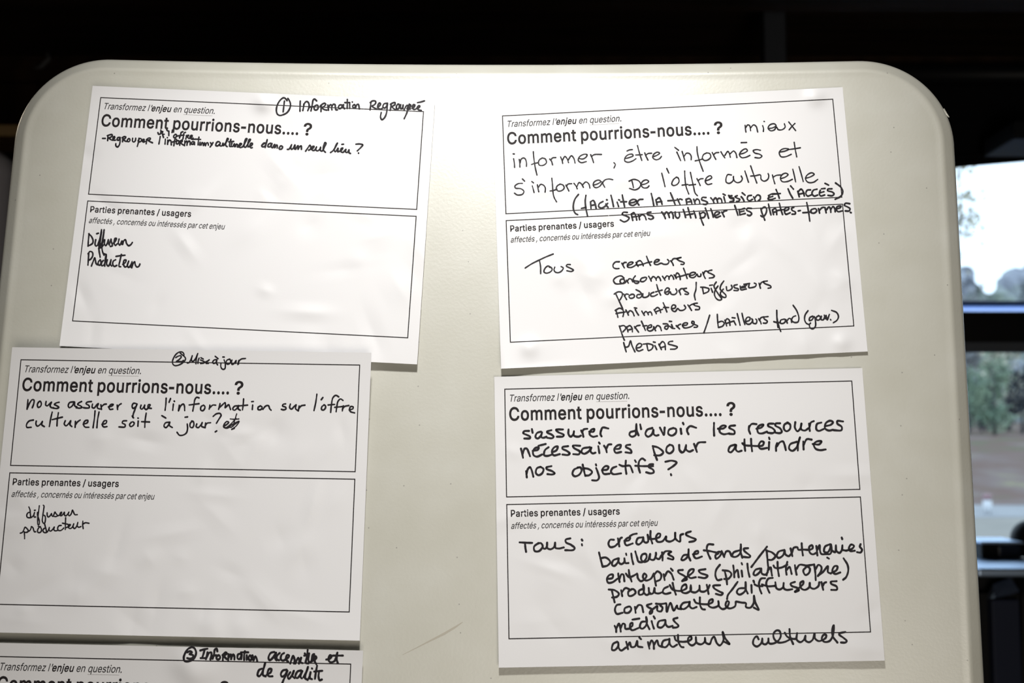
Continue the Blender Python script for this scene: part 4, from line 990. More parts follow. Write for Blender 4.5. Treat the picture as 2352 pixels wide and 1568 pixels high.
INK = """@ 1 title 620 215 6.357 3.9
250 100 225 70 200 60 165 80 125 130 98 200 95 260 110 300 145 318 190 308 245 280 280 235 298 185 298 140 280 95 262 70
212 108 203 180 193 265
443 108 440 180 438 255
495 150 490 200 480 245
490 190 503 145 525 118 550 118 570 150 570 200 552 248
682 105 650 78 630 95 620 150 610 200 598 252
578 196 610 190 640 190
690 165 660 175 645 205 655 237 685 235 705 205 700 172 685 165
750 175 745 262
735 180 770 150 800 140 815 155 790 185 765 205 790 230 830 240
845 165 850 200 855 240
860 190 885 160 900 170 900 210 905 235
905 190 925 155 950 160 955 200 965 235 985 235
1050 165 1020 165 1000 195 1010 220 1040 210 1060 175 1075 160 1070 195 1090 220
1130 85 1130 150 1128 215
1095 130 1165 130
1165 150 1165 215
1202 120 1204 123
1235 160 1210 175 1215 205 1240 200 1245 170 1230 160
1252 205 1270 160 1290 155 1300 185 1305 222
1475 120 1470 175 1462 235
1465 130 1500 105 1540 110 1545 135 1520 165 1490 180 1520 205 1560 225
1570 195 1600 180 1615 150 1600 135 1578 165 1578 205 1605 225 1640 215
1700 140 1665 150 1650 195 1675 210 1705 180 1715 140 1712 200 1700 290 1670 355 1635 380 1615 345 1625 275
1770 150 1765 200 1755 245
1760 155 1795 135 1825 130 1825 160 1785 190 1810 220 1840 235
1875 150 1850 175 1848 215 1870 225 1890 190 1885 155 1870 150
1910 160 1905 200 1915 225 1935 200 1945 165 1940 220
1960 235 1990 180 2005 170
2035 150 2020 210 1995 290 1960 365
2000 220 2030 165 2055 165 2050 195 2020 225 2050 222
2075 215 2105 195 2115 165 2095 160 2080 200 2100 230 2130 225
2140 215 2180 200 2190 180 2170 175 2150 205 2170 235 2210 245
2155 130 2200 122 2255 105
@ 1 question 225 295 7.587 3.6
80 172 130 172
175 125 172 170 168 210
160 125 205 110 245 105 250 125 225 150 195 165 220 190 255 205
262 190 290 165 290 140 272 145 262 185 280 205 310 200
375 155 345 160 335 195 355 205 380 180 388 155 385 230 370 290 340 322 312 300 312 265
435 160 428 230
420 160 465 140 485 150 470 175 445 190 470 215 500 225
540 175 515 195 515 225 540 228 560 200 550 178 535 175
605 170 600 215 620 235 650 215 658 170
715 170 705 240 685 312
700 215 725 175 755 180 755 215 725 235
775 225 800 210 805 190 785 190 775 220 795 240 820 225
850 190 840 265
845 195 885 165 915 170 905 195 875 205 900 225 950 248
1085 140 1075 200 1062 268
1155 100 1130 105 1142 155
1175 185 1168 270
1208 157 1211 160
1215 200 1213 275
1220 240 1245 200 1270 215 1278 285
1372 190 1342 185 1330 240 1322 300
1300 235 1370 215
1395 208 1370 225 1365 262 1390 268 1412 235 1400 210
1430 215 1425 290
1430 225 1465 200 1470 220 1445 245 1470 275 1500 290
1515 215 1510 300
1520 250 1545 215 1555 235 1550 290
1560 245 1590 215 1605 235 1605 285
1660 225 1635 240 1635 275 1660 270 1680 235 1682 280
1760 150 1750 220 1745 285
1640 190 1715 185 1790 190
1780 240 1775 290
1800 290 1815 245 1835 260 1837 295 1860 250 1872 300 1895 250 1915 250 1925 290
1960 245 1985 285
2005 245 1980 285 1955 320
1095 25 1088 92 1055 98 1045 70
1105 50 1130 55 1120 75 1122 100 1150 98
1200 25 1215 40
1235 45 1235 122
1297 25 1290 70
1345 103 1320 128 1322 155 1345 160 1370 132 1365 105 1345 103
1480 55 1450 70 1440 110 1420 165
1525 65 1500 80 1490 130 1480 180
1385 130 1450 120 1500 112
1545 120 1530 185
1540 125 1580 118 1560 150 1590 175
1600 165 1640 140 1640 120 1615 125 1605 160 1630 180 1660 168
@ 1 question 480 305 6.357 3.8
150 130 125 130 105 155 100 185 125 190 150 170 165 150
165 145 158 185 185 190 205 150 205 185
215 185 255 130 280 85 270 80 250 130 245 185 265 200
320 95 305 150 300 195 320 200
290 130 360 125
335 150 325 190 345 200 370 160 372 200
385 200 400 165 420 175 415 205
430 205 460 180 475 160 455 155 440 190 455 215 485 205
490 205 530 140 555 85 540 85 520 140 515 205 535 210
540 205 575 150 605 95 590 95 570 150 570 205
590 200 625 180 635 155 615 150 595 190 615 220 632 215
850 100 835 160 820 212
770 180 800 150 825 150 790 165 770 190 790 205 825 185
900 150 870 165 860 200 885 205 910 170 920 155 910 205 925 215
935 215 950 180 960 170 960 215 990 175 1000 190 995 222
1020 225 1050 190 1075 205 1060 235 1030 238
1145 240 1165 240 1185 215 1207 172 1195 220 1205 240 1230 225 1255 178 1250 238
1265 240 1290 195 1302 185 1300 240 1325 200 1345 190 1350 240
1410 268 1440 225 1475 180 1485 200 1480 240 1455 252
1500 235 1530 215 1535 195 1510 200 1500 240 1525 258 1550 245 1570 205 1560 250 1585 262 1615 240 1630 210 1625 255 1650 265 1690 200 1710 150 1695 140 1675 190 1670 250 1700 283
1775 287 1810 260 1850 200 1875 150 1850 190 1830 255 1845 275 1885 225 1880 275 1905 268
1940 168 1965 165
1915 265 1945 245 1955 220 1930 230 1925 270 1955 285 2000 240 1995 280 2020 285 2045 245 2045 290 2065 300
2145 165 2200 162 2245 175 2215 215 2165 263
2182 293 2185 297
@ 1 list 190 460 6.533 3.8
95 500 85 600 80 685
90 500 130 540 155 600 150 640 110 670 80 680
195 590 185 660 200 685 225 670
210 500 235 492
225 672 262 560 283 440 258 600 243 720 262 852
283 470 265 600 250 700 285 640 322 440 305 580 288 700 298 770 320 822
238 722 285 700 310 670
320 800 345 810
330 590 325 650 345 680 370 640 385 590 385 640 400 670
400 660 425 580 430 620 445 680 415 690
450 650 490 610 505 570 485 570 470 630 490 675 520 650
545 580 535 640 555 670 590 610 590 660
600 660 620 600 640 590 660 650 690 680 725 660 745 630
90 790 85 880 78 970
80 800 110 765 145 780 150 830 120 880 85 900
130 985 155 920 180 862 190 900 200 945 220 965
265 890 235 920 235 965 260 970 275 930 262 890
310 900 285 930 285 980 315 970 345 900 352 810 335 900 330 985
370 890 360 960 385 985 415 930 425 890 415 960 435 985
495 890 460 910 450 960 475 990 510 975
580 810 560 900 545 990 570 995
500 840 560 830 635 822
600 960 640 930 650 895 625 895 610 950 635 1000 665 985
690 910 670 980 690 1005 725 960 740 920 720 1000
735 1010 760 940 780 920 790 970 815 1000 845 985 858 955
@ 2 title 385 800 11.76 3.3
340 125 400 175 460 225 485 275 455 340 380 405 290 450 200 462 145 425 130 350 160 260 215 170 285 110 350 90 410 105 440 150 438 200
220 245 290 205 350 195 370 225 320 290 235 360 320 350 390 350 425 320
530 390 580 380 625 300 665 195 645 280 655 340 700 340 760 260 815 135 775 280 765 410
850 260 825 330 820 405
900 250 965 285
890 310 940 330 1000 370 960 400 890 405
1000 375 1070 340 1125 305 1060 360 1040 400 1100 400
1330 300 1260 310 1215 370 1240 405 1290 390 1330 310 1320 400 1350 440
1285 210 1365 275
1525 305 1550 380 1560 470 1545 545 1505 565 1460 540 1435 480 1440 400
1490 230 1530 230
1670 285 1600 320 1580 390 1620 425 1680 400 1705 340 1680 290
1740 310 1725 390 1740 430 1790 410 1850 325 1835 400
1895 430 1925 320 1920 420
1925 340 1990 285 2105 268
@ 2 question 40 900 6 3.7
145 105 140 170 133 235
140 215 175 140 205 105 228 110 225 160 205 215
290 140 275 170 285 210 315 200 330 160 312 125 290 140
395 130 390 180 410 190 440 165 470 140 450 190 470 215 500 215
575 140 535 150 510 170 545 190 570 210 550 225 490 222
770 135 720 145 700 190 715 215 755 190 785 135 790 190 820 205
885 130 845 150 830 170 870 190 890 210 860 222 810 215
1020 130 960 140 945 160 985 185 990 215 950 220 910 215
1035 165 1030 210 1055 220 1095 175 1115 160 1100 215 1125 230 1160 235
1150 175 1160 240
1160 200 1195 170 1225 165
1255 205 1305 190 1320 170 1290 170 1262 205 1275 238 1315 235
1375 180 1380 240
1380 215 1400 180 1430 160
1640 160 1600 155 1580 195 1595 225 1630 200 1650 165 1620 240 1595 310 1590 350
1705 180 1695 220 1715 235 1745 200 1755 180 1750 220 1775 240 1810 210 1830 175 1805 175 1800 215 1845 225
2050 85 2045 170 2035 250
2110 90 2090 140
2150 165 2140 250
2160 125 2165 128
2230 180 2220 258
2225 250 2250 190 2285 165 2300 185 2305 255
220 385 160 400 125 450 130 485 190 485
260 400 255 440 275 470 320 440 345 405 335 450 370 475
480 275 460 360 440 475
565 285 550 380 545 465
480 380 620 345
660 395 645 440 670 465 710 430 735 395 725 450 750 475
800 405 795 485
800 450 830 410 865 385
905 445 965 420 970 390 935 395 910 440 930 480 985 485
1070 260 1060 370 1042 490
1125 275 1105 380 1095 490
1165 445 1220 430 1230 395 1200 395 1170 450 1190 480 1235 475
1505 395 1455 400 1445 425 1485 450 1480 480 1400 480
1570 415 1545 450 1560 475 1595 460 1610 425 1590 410
1580 330 1600 355
1665 400 1660 470
1660 358 1665 360
1775 290 1760 390 1755 485
1710 408 1820 412
1990 325 2045 358
2090 415 2040 425 2020 470 2045 490 2085 450 2100 415 2095 460 2135 488
2340 440 2345 500 2330 560 2290 590 2235 595 2200 555
2310 347 2345 342
@ 2 question 432 900 6 3.7
150 80 120 72 95 100 80 180 65 260
15 178 150 160
215 180 180 200 175 245 200 258 230 225 230 195 210 180
300 180 290 235
300 215 340 180 380 180
440 160 430 205 420 238
430 215 480 170 510 145 515 180 510 215 560 175 575 210 585 240
680 190 640 195 615 235 640 250 680 215 695 185 690 230 720 250
765 95 760 170 750 245
700 190 820 180
890 180 885 240
875 132 900 130
1000 190 965 210 965 240 1005 240 1020 205 990 190
1030 240 1060 200 1090 185 1110 190 1125 230 1145 250
1345 162 1310 170 1300 190 1345 210 1350 230 1320 245 1285 238
1410 165 1400 215 1425 235 1460 200 1490 175 1480 225 1510 255
1530 190 1520 258
1525 230 1560 190 1610 180
1775 30 1760 140 1735 255
1858 75 1835 105
1880 175 1845 200 1840 240 1865 248 1895 215 1890 185 1870 175
2075 65 2035 45 1995 80 1975 180 1965 280
1930 178 2020 170
2135 115 2100 95 2065 130 2050 200 2040 270
2020 210 2125 200
2140 190 2125 260
2125 235 2155 200 2215 185
2220 245 2270 230 2275 205 2240 200 2225 240 2240 270 2295 287
60 400 30 430 30 480 60 490 80 450 70 405 50 400
120 440 110 475 140 490 180 445 195 420 185 470 230 490
240 425 235 490
240 460 260 430 310 422
345 335 390 300 440 295 455 320 430 365 390 430
375 548 395 535
490 470 535 445 560 415 535 405 500 440 490 480 530 495 580 480
@ 2 question 432 900 6 2.8
670 300 645 380 620 470
580 370 640 375 700 370
530 490 590 440 660 360
545 495 620 440 700 400
590 490 650 440 705 405 660 470 600 515 640 500
@ 2 list 30 1150 11.76 3.2
425 160 455 230 465 330 475 430
460 310 410 315 370 380 385 440 440 455 500 440 550 390 580 310 565 390 570 435 610 432
575 255 600 250
710 130 695 250 680 350 665 500 675 640 700 640 710 540 685 460 660 380 660 310
815 115 835 130 825 240 800 420 790 540 820 600 850 600 875 500 865 410 830 385
920 320 925 400 950 435 1000 400 1040 340 1050 400 1080 420
1080 415 1110 350 1130 300 1165 350 1200 390 1170 420 1120 420
1190 405 1260 380 1310 330 1310 300 1270 330 1270 390 1300 400 1350 360 1385 305 1390 380 1420 405 1480 350 1510 300 1490 370 1520 400 1570 350 1605 250 1640 320 1670 370 1735 370
195 870 250 850 290 780 325 710 370 740 410 800 390 840 310 850
300 830 310 930 312 1020
390 830 450 800 485 740 495 690 540 730 560 800 580 835 610 830
740 690 690 730 660 800 670 845 720 855 765 810 760 740 720 695 680 685
820 600 845 610 870 690 890 760 905 840
870 730 820 760 810 820 850 855 920 840 960 770 980 715 975 790 1010 815 1070 770 1115 705 1100 770 1130 805 1195 800
1300 660 1240 670 1205 730 1220 790 1280 800 1330 770 1370 730
1420 455 1415 600 1410 770
1335 600 1480 630
1430 720 1510 690 1550 640 1510 640 1490 700 1530 745 1590 720 1640 615 1620 700 1660 745 1720 680 1750 580 1730 660 1770 710 1835 690
1885 545 1880 640 1895 745
1895 620 1950 590 2050 603
@ 3 title 410 1470 6 5
180 92 130 120 90 180 72 240 85 285 130 292 190 270 230 220 242 160 215 105 180 92
120 165 160 150 185 165 150 190 200 205 200 235 160 255 120 245
300 140 350 125 400 115
360 125 345 185 325 245
305 245 370 245
400 165 390 210 378 258
385 240 420 175 450 165 455 200 440 262
535 150 525 115 500 130 490 190 470 255
465 215 520 205
550 205 525 225 530 260 560 260 575 230 560 205
615 195 610 280
605 205 650 165 665 180 630 215 665 260
690 190 685 285
695 230 720 195 730 215 725 260
730 230 755 195 770 220 770 265
850 185 820 195 815 250 840 260 865 215 870 190 865 260
915 150 905 200 905 270
860 165 960 165
940 205 940 270
985 205 965 235 975 270 1000 270 1010 230 990 210
1000 230 1020 205 1030 270
1035 275 1060 220 1075 245 1085 290
1320 160 1270 175 1240 240 1255 275 1300 240 1345 170 1330 240 1350 275
1395 175 1360 210 1355 260 1385 275
1455 175 1420 200 1410 260 1440 280 1480 260
1475 260 1510 240 1525 210 1500 200 1480 260 1510 295
1540 320 1560 260 1580 215 1600 270 1590 320
1610 320 1630 270 1650 240 1665 280 1660 320
1690 240 1680 300 1710 315
1740 180 1742 182
1780 130 1770 230 1755 310 1790 320
1735 210 1790 190
1800 180 1790 260 1800 305 1830 290
1840 290 1870 190 1850 200 1835 290
1865 280 1900 240 1890 220 1875 280 1900 330
2035 265 2080 255 2110 220 2090 205 2065 260 2090 300 2150 285 2190 170 2180 260 2195 315
2130 210 2195 210 2265 210
1150 390 1110 410 1090 480 1110 495 1150 450 1195 310 1165 420 1165 480 1200 495
1215 475 1270 440 1280 395 1250 395 1225 470 1250 495 1295 495
1490 405 1440 415 1410 465 1425 500 1465 480 1500 420 1480 480 1450 540 1430 590
1540 440 1505 500 1520 530 1565 480 1590 420 1570 490 1600 520
1690 415 1640 430 1610 500 1635 520 1680 470 1705 425 1680 500 1700 525
1720 510 1760 440 1785 365 1760 440 1745 520 1780 545
1790 530 1815 470 1820 440 1810 520 1840 535
1838 385 1842 390
1910 350 1895 430 1880 530
1870 430 1980 420
1935 440 1930 500 1945 550 1975 540
@ 4 question 1150 240 6 3.2
178 745 188 805 192 865
172 679 188 681
255 755 262 805 265 860
268 805 280 755 315 735 340 750 355 800 355 850
450 650 455 720 475 860 500 970
425 825 470 810 520 800
575 735 535 760 520 800 535 835 590 835 630 800 615 750 575 735
675 750 700 780 715 830
690 765 715 735 760 730
825 720 845 765 855 810
850 770 885 715 915 745 935 800
930 765 975 705 1010 745 1025 805
1075 740 1130 750 1180 720 1190 690 1150 685 1085 720 1070 770 1110 800 1180 785
1240 690 1265 750 1280 800
1250 715 1290 690 1390 687
1560 800 1580 825 1562 872
1715 745 1770 730 1825 705 1815 685 1760 690 1715 730 1710 775 1755 795 1820 775 1865 745
1740 640 1775 625 1815 620
1885 565 1910 660 1945 770
1860 695 1950 690
1985 665 2005 715 2030 765
2000 700 2030 675 2080 670
2100 720 2160 695 2190 670 2160 655 2110 685 2095 730 2140 760 2190 745 2215 715
300 1085 240 1090 195 1125 205 1150 280 1160 320 1195 300 1235 230 1245 190 1220
300 1025 330 1055
435 1120 450 1170 460 1210
428 1060 452 1078
505 1105 515 1160 525 1200
520 1140 550 1100 590 1110 615 1150 612 1205
705 1015 715 1120 720 1200 735 1275 770 1340
680 1190 720 1185 775 1165
820 1095 780 1120 765 1160 790 1190 840 1185 875 1150 860 1110 820 1095
900 1110 920 1150 940 1190
905 1125 930 1095 980 1090
1010 1085 1040 1125 1055 1160
1050 1130 1080 1075 1110 1090 1140 1140
1125 1110 1175 1065 1215 1095 1230 1150
1280 1110 1340 1090 1380 1060 1350 1040 1290 1065 1275 1115 1310 1145 1365 1125 1395 1085
1395 1065 1415 1105 1435 1140
1400 1085 1435 1040 1490 1025 1545 1035
1808 1050 1820 1095 1830 1145
1770 1055 1830 1030 1900 1050 1930 1095 1910 1145 1850 1175 1775 1155
1935 1105 2000 1090 2040 1060 2010 1038 1960 1055 1935 1105 1965 1145 2020 1145 2045 1120
2220 945 2245 1045 2265 1130
2288 880 2318 945
@ 4 question 1530 250 6 3.2
1088 225 1092 270 1100 318
1095 260 1125 220 1150 230 1165 300
1165 260 1205 220 1240 240 1262 318
1330 230 1342 270 1340 310
1348 172 1356 173
1405 270 1470 260 1515 230 1490 205 1430 220 1405 265 1440 300 1490 290 1520 250 1545 285 1600 285 1640 250 1630 205
1690 180 1730 230 1785 298
1775 200 1735 240 1695 288
120 530 172 570
148 595 175 655 200 712
220 585 240 650 258 712
250 650 280 610 320 615 345 650 345 700
425 520 430 600 460 720 510 858
400 715 450 705 500 690
560 605 515 630 500 680 530 710 580 700 615 660 600 615 560 605
635 600 660 650 685 695
655 630 685 605 725 600
755 590 785 640 810 675
810 640 850 585 870 610 885 665
880 620 930 580 960 610 975 670
1010 625 1080 605 1120 575 1100 550 1050 570 1010 630 1040 670 1100 665 1155 640
1035 465 1110 462
1300 570 1250 560 1200 575 1220 605 1290 625 1320 650 1290 675 1225 670
1565 595 1640 580 1690 555 1650 545 1590 560 1560 600 1580 655 1640 660 1725 625
1765 460 1780 560 1800 660
1680 560 1760 550 1850 535
10 820 38 885
140 940 100 975 78 1035 100 1055 150 1040 178 1000 165 950 140 940
255 855 260 960 275 1070 312 1172
220 1050 300 1040
335 875 355 970 380 1080 400 1160 432 1195
315 1050 405 1040
425 960 450 1010 470 1055
440 990 470 965 510 960
540 990 590 975 630 945 610 920 560 945 540 1000 570 1040 630 1030
900 910 850 905 825 960 830 1010 870 1025 920 990 930 930
925 935 940 990 980 1015 1030 1000 1050 960 1035 925
1085 855 1110 930 1135 1010
1165 785 1205 900 1250 1020
1165 925 1230 920 1300 910 1310 970 1350 995 1400 970 1415 920 1405 890
1465 910 1480 970 1498 1030
1475 940 1520 915 1580 910
1580 960 1640 940 1680 905 1650 885 1600 905 1575 955 1600 1000 1670 1000 1740 970
1745 830 1765 910 1785 1005
1832 795 1860 890 1890 1000
1925 955 1990 935 2040 900 2010 880 1950 905 1920 960 1955 1010 2030 1010 2090 970
@ 4 question 1300 400 6 4
172 278 125 340 102 420 105 490 130 540 162 556
275 290 265 370 275 470 298 580
212 470 275 458
338 380 345 470
340 380 375 360 400 400 415 470
345 430 400 420
510 375 460 405 450 445 490 465 540 440 575 400
550 410 565 440 580 455
560 352 568 354
620 290 640 370 655 445
705 385 725 445
725 352 738 356
775 285 790 360 808 450
755 380 835 378
875 395 940 385 970 360 930 345 880 370 875 410 920 430 970 405
965 370 985 395 1005 425
980 385 1010 350 1060 345
1175 265 1195 350 1210 430
1238 350 1255 420
1245 350 1285 325 1310 365 1325 415
1255 385 1320 375
1440 255 1475 340 1505 420
1405 365 1520 358
1535 340 1555 380 1572 418
1545 365 1570 340 1600 350
1655 345 1665 410
1660 345 1700 335 1725 365 1735 405
1660 385 1725 375
1760 345 1770 375 1780 405
1775 375 1805 340 1835 360 1845 405
1930 320 1880 320 1870 350 1920 370 1950 390 1930 415 1890 412
1995 325 2025 360 2040 395
2030 360 2060 325 2080 350 2090 385
2080 355 2110 330 2140 345 2150 385
2175 310 2195 385
2165 272 2195 288
2285 295 2250 305 2260 325 2310 345 2310 375 2265 385
845 525 790 525 775 550 830 575 870 600 850 635 800 655 750 630
900 545 920 635
900 550 935 530 960 570 975 630
910 590 980 580
1000 560 1015 625
1015 580 1050 555 1085 575 1105 625
1170 520 1120 530 1125 555 1190 575 1205 600 1170 620 1140 610
1320 520 1350 565 1370 610
1355 560 1385 520 1410 550 1425 595
1415 545 1450 520 1475 560 1478 605
1505 520 1510 580 1540 605 1565 580 1560 525
1615 485 1635 540 1648 595
1680 460 1700 530 1720 600
1660 560 1750 545
1760 505 1778 555 1790 600
1840 530 1850 570 1870 640 1895 700
1850 545 1890 525 1920 545 1905 590 1850 605
1920 465 1945 535 1965 605
1995 475 2015 530 2030 590
2045 575 2100 550 2120 525 2070 520 2045 560 2070 595 2130 575
2145 520 2165 555 2180 585
2155 540 2180 510 2215 500
@ 4 question 1590 400 6 4
520 300 500 290 520 320 570 330 565 365 520 380
620 295 590 310 620 330 655 345 640 370 610 375
675 310 700 340 715 375
688 255 728 288
815 290 770 300 760 345 790 365 830 345
845 310 860 340 870 370
860 330 900 285 935 300 935 345 910 365
1050 295 1100 270 1150 270
1060 310 1045 340 1080 350 1145 330
1055 320 1110 305
1155 210 1180 270 1200 330
1105 275 1160 270 1215 265
1320 200 1350 270 1385 330
1355 160 1395 205
1455 235 1475 310
1460 240 1500 205 1530 240 1545 300
1465 275 1540 260
1630 215 1585 220 1565 265 1590 300 1640 285
1720 205 1670 220 1650 265 1680 300 1730 285
1830 195 1780 200
1765 220 1750 265 1770 298 1825 285
1760 255 1815 240
1830 125 1880 150
1925 200 1870 205 1865 225 1930 245 1955 270 1930 295 1870 290
1975 120 2050 180 2075 240 2050 300 1970 345
585 430 610 500 630 565
645 490 655 550
650 490 720 470
650 520 715 505
655 560 730 540
815 470 760 470 750 495 800 520 820 545 790 570 760 560
945 470 960 530 985 590 1000 632
950 480 1000 450 1025 480 1010 550 970 585 945 570
1050 410 1065 480 1085 560
1105 490 1120 555
1110 490 1145 470 1160 510 1165 555
1115 525 1165 515
1200 400 1220 480 1245 555
1170 500 1265 485
1270 510 1330 480 1330 460 1285 465 1270 510 1290 550 1350 530
1400 455 1370 470 1375 495 1420 520 1420 545 1375 550
1460 505 1490 500
1578 390 1600 500 1620 645
1525 530 1590 525 1640 515
1675 475 1640 490 1635 525 1680 535 1715 505 1700 475 1675 475
1740 475 1755 535
1750 500 1790 460 1815 455
1830 460 1845 530
1850 490 1885 450 1905 480 1910 525
1910 485 1940 445 1965 475 1970 515
1985 480 2040 460 2050 440 2000 445 1985 485 2010 515 2065 505
2170 405 2115 400 2095 425 2140 450 2175 475 2160 505 2110 505
2180 525 2190 530
@ 4 word 1190 570 8 3.4
130 362 250 285 400 210 530 150 645 105
395 235 412 330 415 465
600 345 550 325 500 360 475 430 510 455 580 440 625 395 610 355 575 345
675 345 660 400 690 440 750 445 805 410 830 360 790 335
960 298 900 300 885 325 950 360 1015 400 980 425 895 412
@ 4 list 1395 575 6 3.6
165 155 110 160 78 200 85 235 120 250 160 248
200 175 215 205 235 240
215 190 235 165 260 165
285 205 340 185 355 165 320 160 280 190 280 225 320 235 370 215 400 190
395 165 410 195 425 220
405 200 410 160 450 140 480 170 495 210
415 205 500 185 540 170 610 155
540 80 565 145 595 205
645 165 700 150 715 130 680 125 650 150 650 185 690 195 740 175 780 190 830 185 850 150 830 125
870 140 895 170 910 205
880 155 910 115 960 110 1015 95
1015 97 960 115 990 140 1060 170 1050 190 1015 190
230 380 190 350 120 370 85 410 110 455 170 460 215 450 240 420 220 395 185 400 175 430 200 455 245 445 265 415
265 410 290 450
275 425 300 390 330 395 350 430
385 350 355 395 370 415 435 430 420 450 385 450 360 425
515 370 470 385 455 420 490 430 530 405 540 375 515 368
570 355 590 390 605 420
605 390 630 360 660 375 675 410
675 385 700 360 725 385 735 415
760 355 780 385 795 410
795 380 820 350 845 360 850 395
855 365 880 340 905 365 915 395
920 335 945 365 950 385
935 360 960 310 985 325 1000 365 1005 400
940 370 1030 350 1115 325
1050 245 1075 310 1100 385
1130 345 1190 335 1215 310 1185 300 1140 320 1135 360 1180 375 1215 355 1235 325 1250 355 1285 355 1290 325
1315 300 1330 345 1350 385
1325 325 1350 285 1390 290
1440 270 1400 280 1385 300 1430 320 1475 350 1460 370 1405 380
95 600 150 570 200 580 205 620 175 680
120 605 155 680 215 810
225 600 245 640 265 675
235 630 260 600 290 605
335 605 300 625 310 655 350 655 375 630 360 605 325 605
395 540 450 570 475 610 465 640 430 655 405 640 415 610 450 605
490 595 490 640 530 645 570 620 575 580
640 575 600 595 600 625 640 630 690 605
680 470 700 540 735 615
665 570 755 545
790 580 840 560 855 530 825 515 795 550 795 590 830 605 865 570 880 600 930 605 960 570 945 530
985 550 1000 580 1010 610
990 570 1010 530 1045 525
1090 520 1050 530 1065 555 1120 590 1110 605 1070 600
1225 440 1220 540 1200 610 1212 680
1285 505 1350 510 1400 530 1390 565 1325 595
1310 510 1325 595
1430 520 1450 575
1410 480 1450 475
1500 435 1470 490 1530 600 1575 670 1545 685 1500 660 1475 600 1490 540 1525 490
1605 420 1565 480 1555 530 1590 570 1635 620 1630 645 1590 640 1560 610 1560 580 1600 530
1640 500 1650 550 1690 545 1720 515 1710 480
1790 470 1745 485 1750 510 1805 530 1800 550 1745 550
1830 490 1840 540 1915 530
1850 500 1920 475
1845 515 1905 505
1880 465 1960 455
1955 460 1950 510 2000 510 2045 490 2050 460 2025 450
2090 450 2110 520
2100 480 2125 440 2160 425
2205 420 2150 430 2170 455 2250 490 2255 510 2215 520
@ 4 list 1395 680 6 3.6
115 190 135 245 145 290
110 195 170 165 215 190 225 230 215 280
120 240 160 230 230 220 250 215
255 190 275 225 290 260
285 230 310 200 345 215 370 270
385 185 410 230 430 260
372 160 405 165
475 205 495 240 510 262
505 235 530 210 550 225 565 255
560 230 590 215 610 235 615 260
645 185 675 240
650 190 690 155 720 175 735 225
665 215 720 195 760 180
770 90 795 150 820 215
775 155 845 155
885 175 935 160 940 130 905 120 885 150 895 195 935 210 970 170 1000 195 1050 190 1080 160 1060 125
1110 120 1135 155 1160 195
1125 140 1160 115 1200 105
1240 95 1190 105 1200 125 1270 150 1265 180 1215 185
165 410 185 470 215 560 235 605
170 415 230 405 255 440 215 490
265 420 285 490
270 425 310 405 340 440 345 490
290 465 345 450
375 420 405 460 430 495
380 440 405 410 450 400
470 345 495 400 525 470
490 410 545 405
555 440 610 420 605 395 565 410 550 455 580 480 630 460 640 420
640 420 655 455 665 475
660 440 690 405 725 420 745 475
770 380 830 385 840 420 820 455 790 440 800 415 840 410 870 420 890 440 930 445
855 345 885 348
885 390 900 430
950 405 975 430 995 450
960 420 985 395 1010 385
1035 400 1095 395 1105 370 1060 370 1035 400 1060 435 1120 430 1180 400 1195 355 1170 345 1165 370 1245 410 1235 425 1195 428
1410 262 1370 390 1330 505
1515 250 1520 340 1530 430
1525 360 1580 345 1610 370 1590 410 1535 430
1620 330 1645 410
1625 345 1650 310 1680 330 1690 400
1640 375 1700 355 1745 340
1745 345 1770 395
1720 295 1760 300
1790 240 1810 320 1830 400
1855 235 1875 320 1895 390
1910 350 1960 330 1965 295 1930 290 1905 330 1915 375 1960 385 2000 340 1990 310
2000 320 2010 370 2050 375 2060 330 2045 315
2085 310 2110 350 2120 380
2095 330 2120 295 2160 285
2215 280 2160 290 2160 310 2205 345 2190 370 2150 370
2335 195 2335 290 2352 430
2295 350 2352 370
225 640 240 700 260 765
230 650 250 700 290 690 320 615 340 680 380 765
400 715 455 700 475 665 440 650 405 680 400 730 430 755 490 735
495 660 570 655 630 680 610 730 570 750
545 670 560 745
655 680 680 735
635 630 660 635
710 660 745 735
715 675 760 625 790 650 800 735
730 710 800 690
900 620 850 630 840 655 900 675 965 700 940 725 870 730
@ 4 list 1600 690 6 3.6
1105 135 1110 240 1135 360 1160 425
1070 295 1120 300 1150 305
1205 255 1160 270 1155 310 1190 315 1225 285 1215 255
1230 260 1250 310
1245 280 1275 245 1300 255 1310 300
1330 65 1380 140 1410 240 1395 295 1345 300 1310 270 1330 225 1365 210
1535 140 1495 200 1490 270 1515 315 1550 330
1600 215 1560 235 1555 275 1590 265 1620 220 1640 300 1635 360 1600 390 1565 375 1555 330 1570 310
1680 210 1650 230 1655 265 1690 265 1705 225 1680 205
1720 215 1715 260 1745 265 1765 220 1760 200 1775 250
1785 205 1800 265 1830 190
1845 260 1850 268
1860 135 1930 165 1955 220 1935 270 1885 305
@ 5 question 1185 955 6 4.8
180 205 115 210 100 235 150 260 195 285 195 305 115 310
220 180 230 230
345 215 290 235 270 290 300 310 345 270 360 225 350 290 380 300 420 285
490 195 430 215 435 230 490 255 520 285 500 305 430 300
650 185 555 190 580 220 660 260 650 280 565 285
725 185 725 250 755 285 790 250 800 210 800 270 860 285 895 270
900 200 920 240 930 285
910 225 935 185 985 175
1010 215 1070 215 1080 180 1040 190 1015 250 1060 285 1120 275
1170 210 1165 250 1180 280
1168 215 1195 160 1275 172
1640 205 1575 225 1565 260 1600 285 1650 260 1655 190 1660 110 1665 200 1690 265
1712 115 1725 180
1880 165 1810 190 1785 250 1820 285 1875 250 1895 190 1900 250 1930 270 1965 262
1985 160 2010 210 2038 260 2050 160
2170 165 2110 190 2100 245 2150 270 2205 230 2205 180 2165 165
2275 175 2282 245
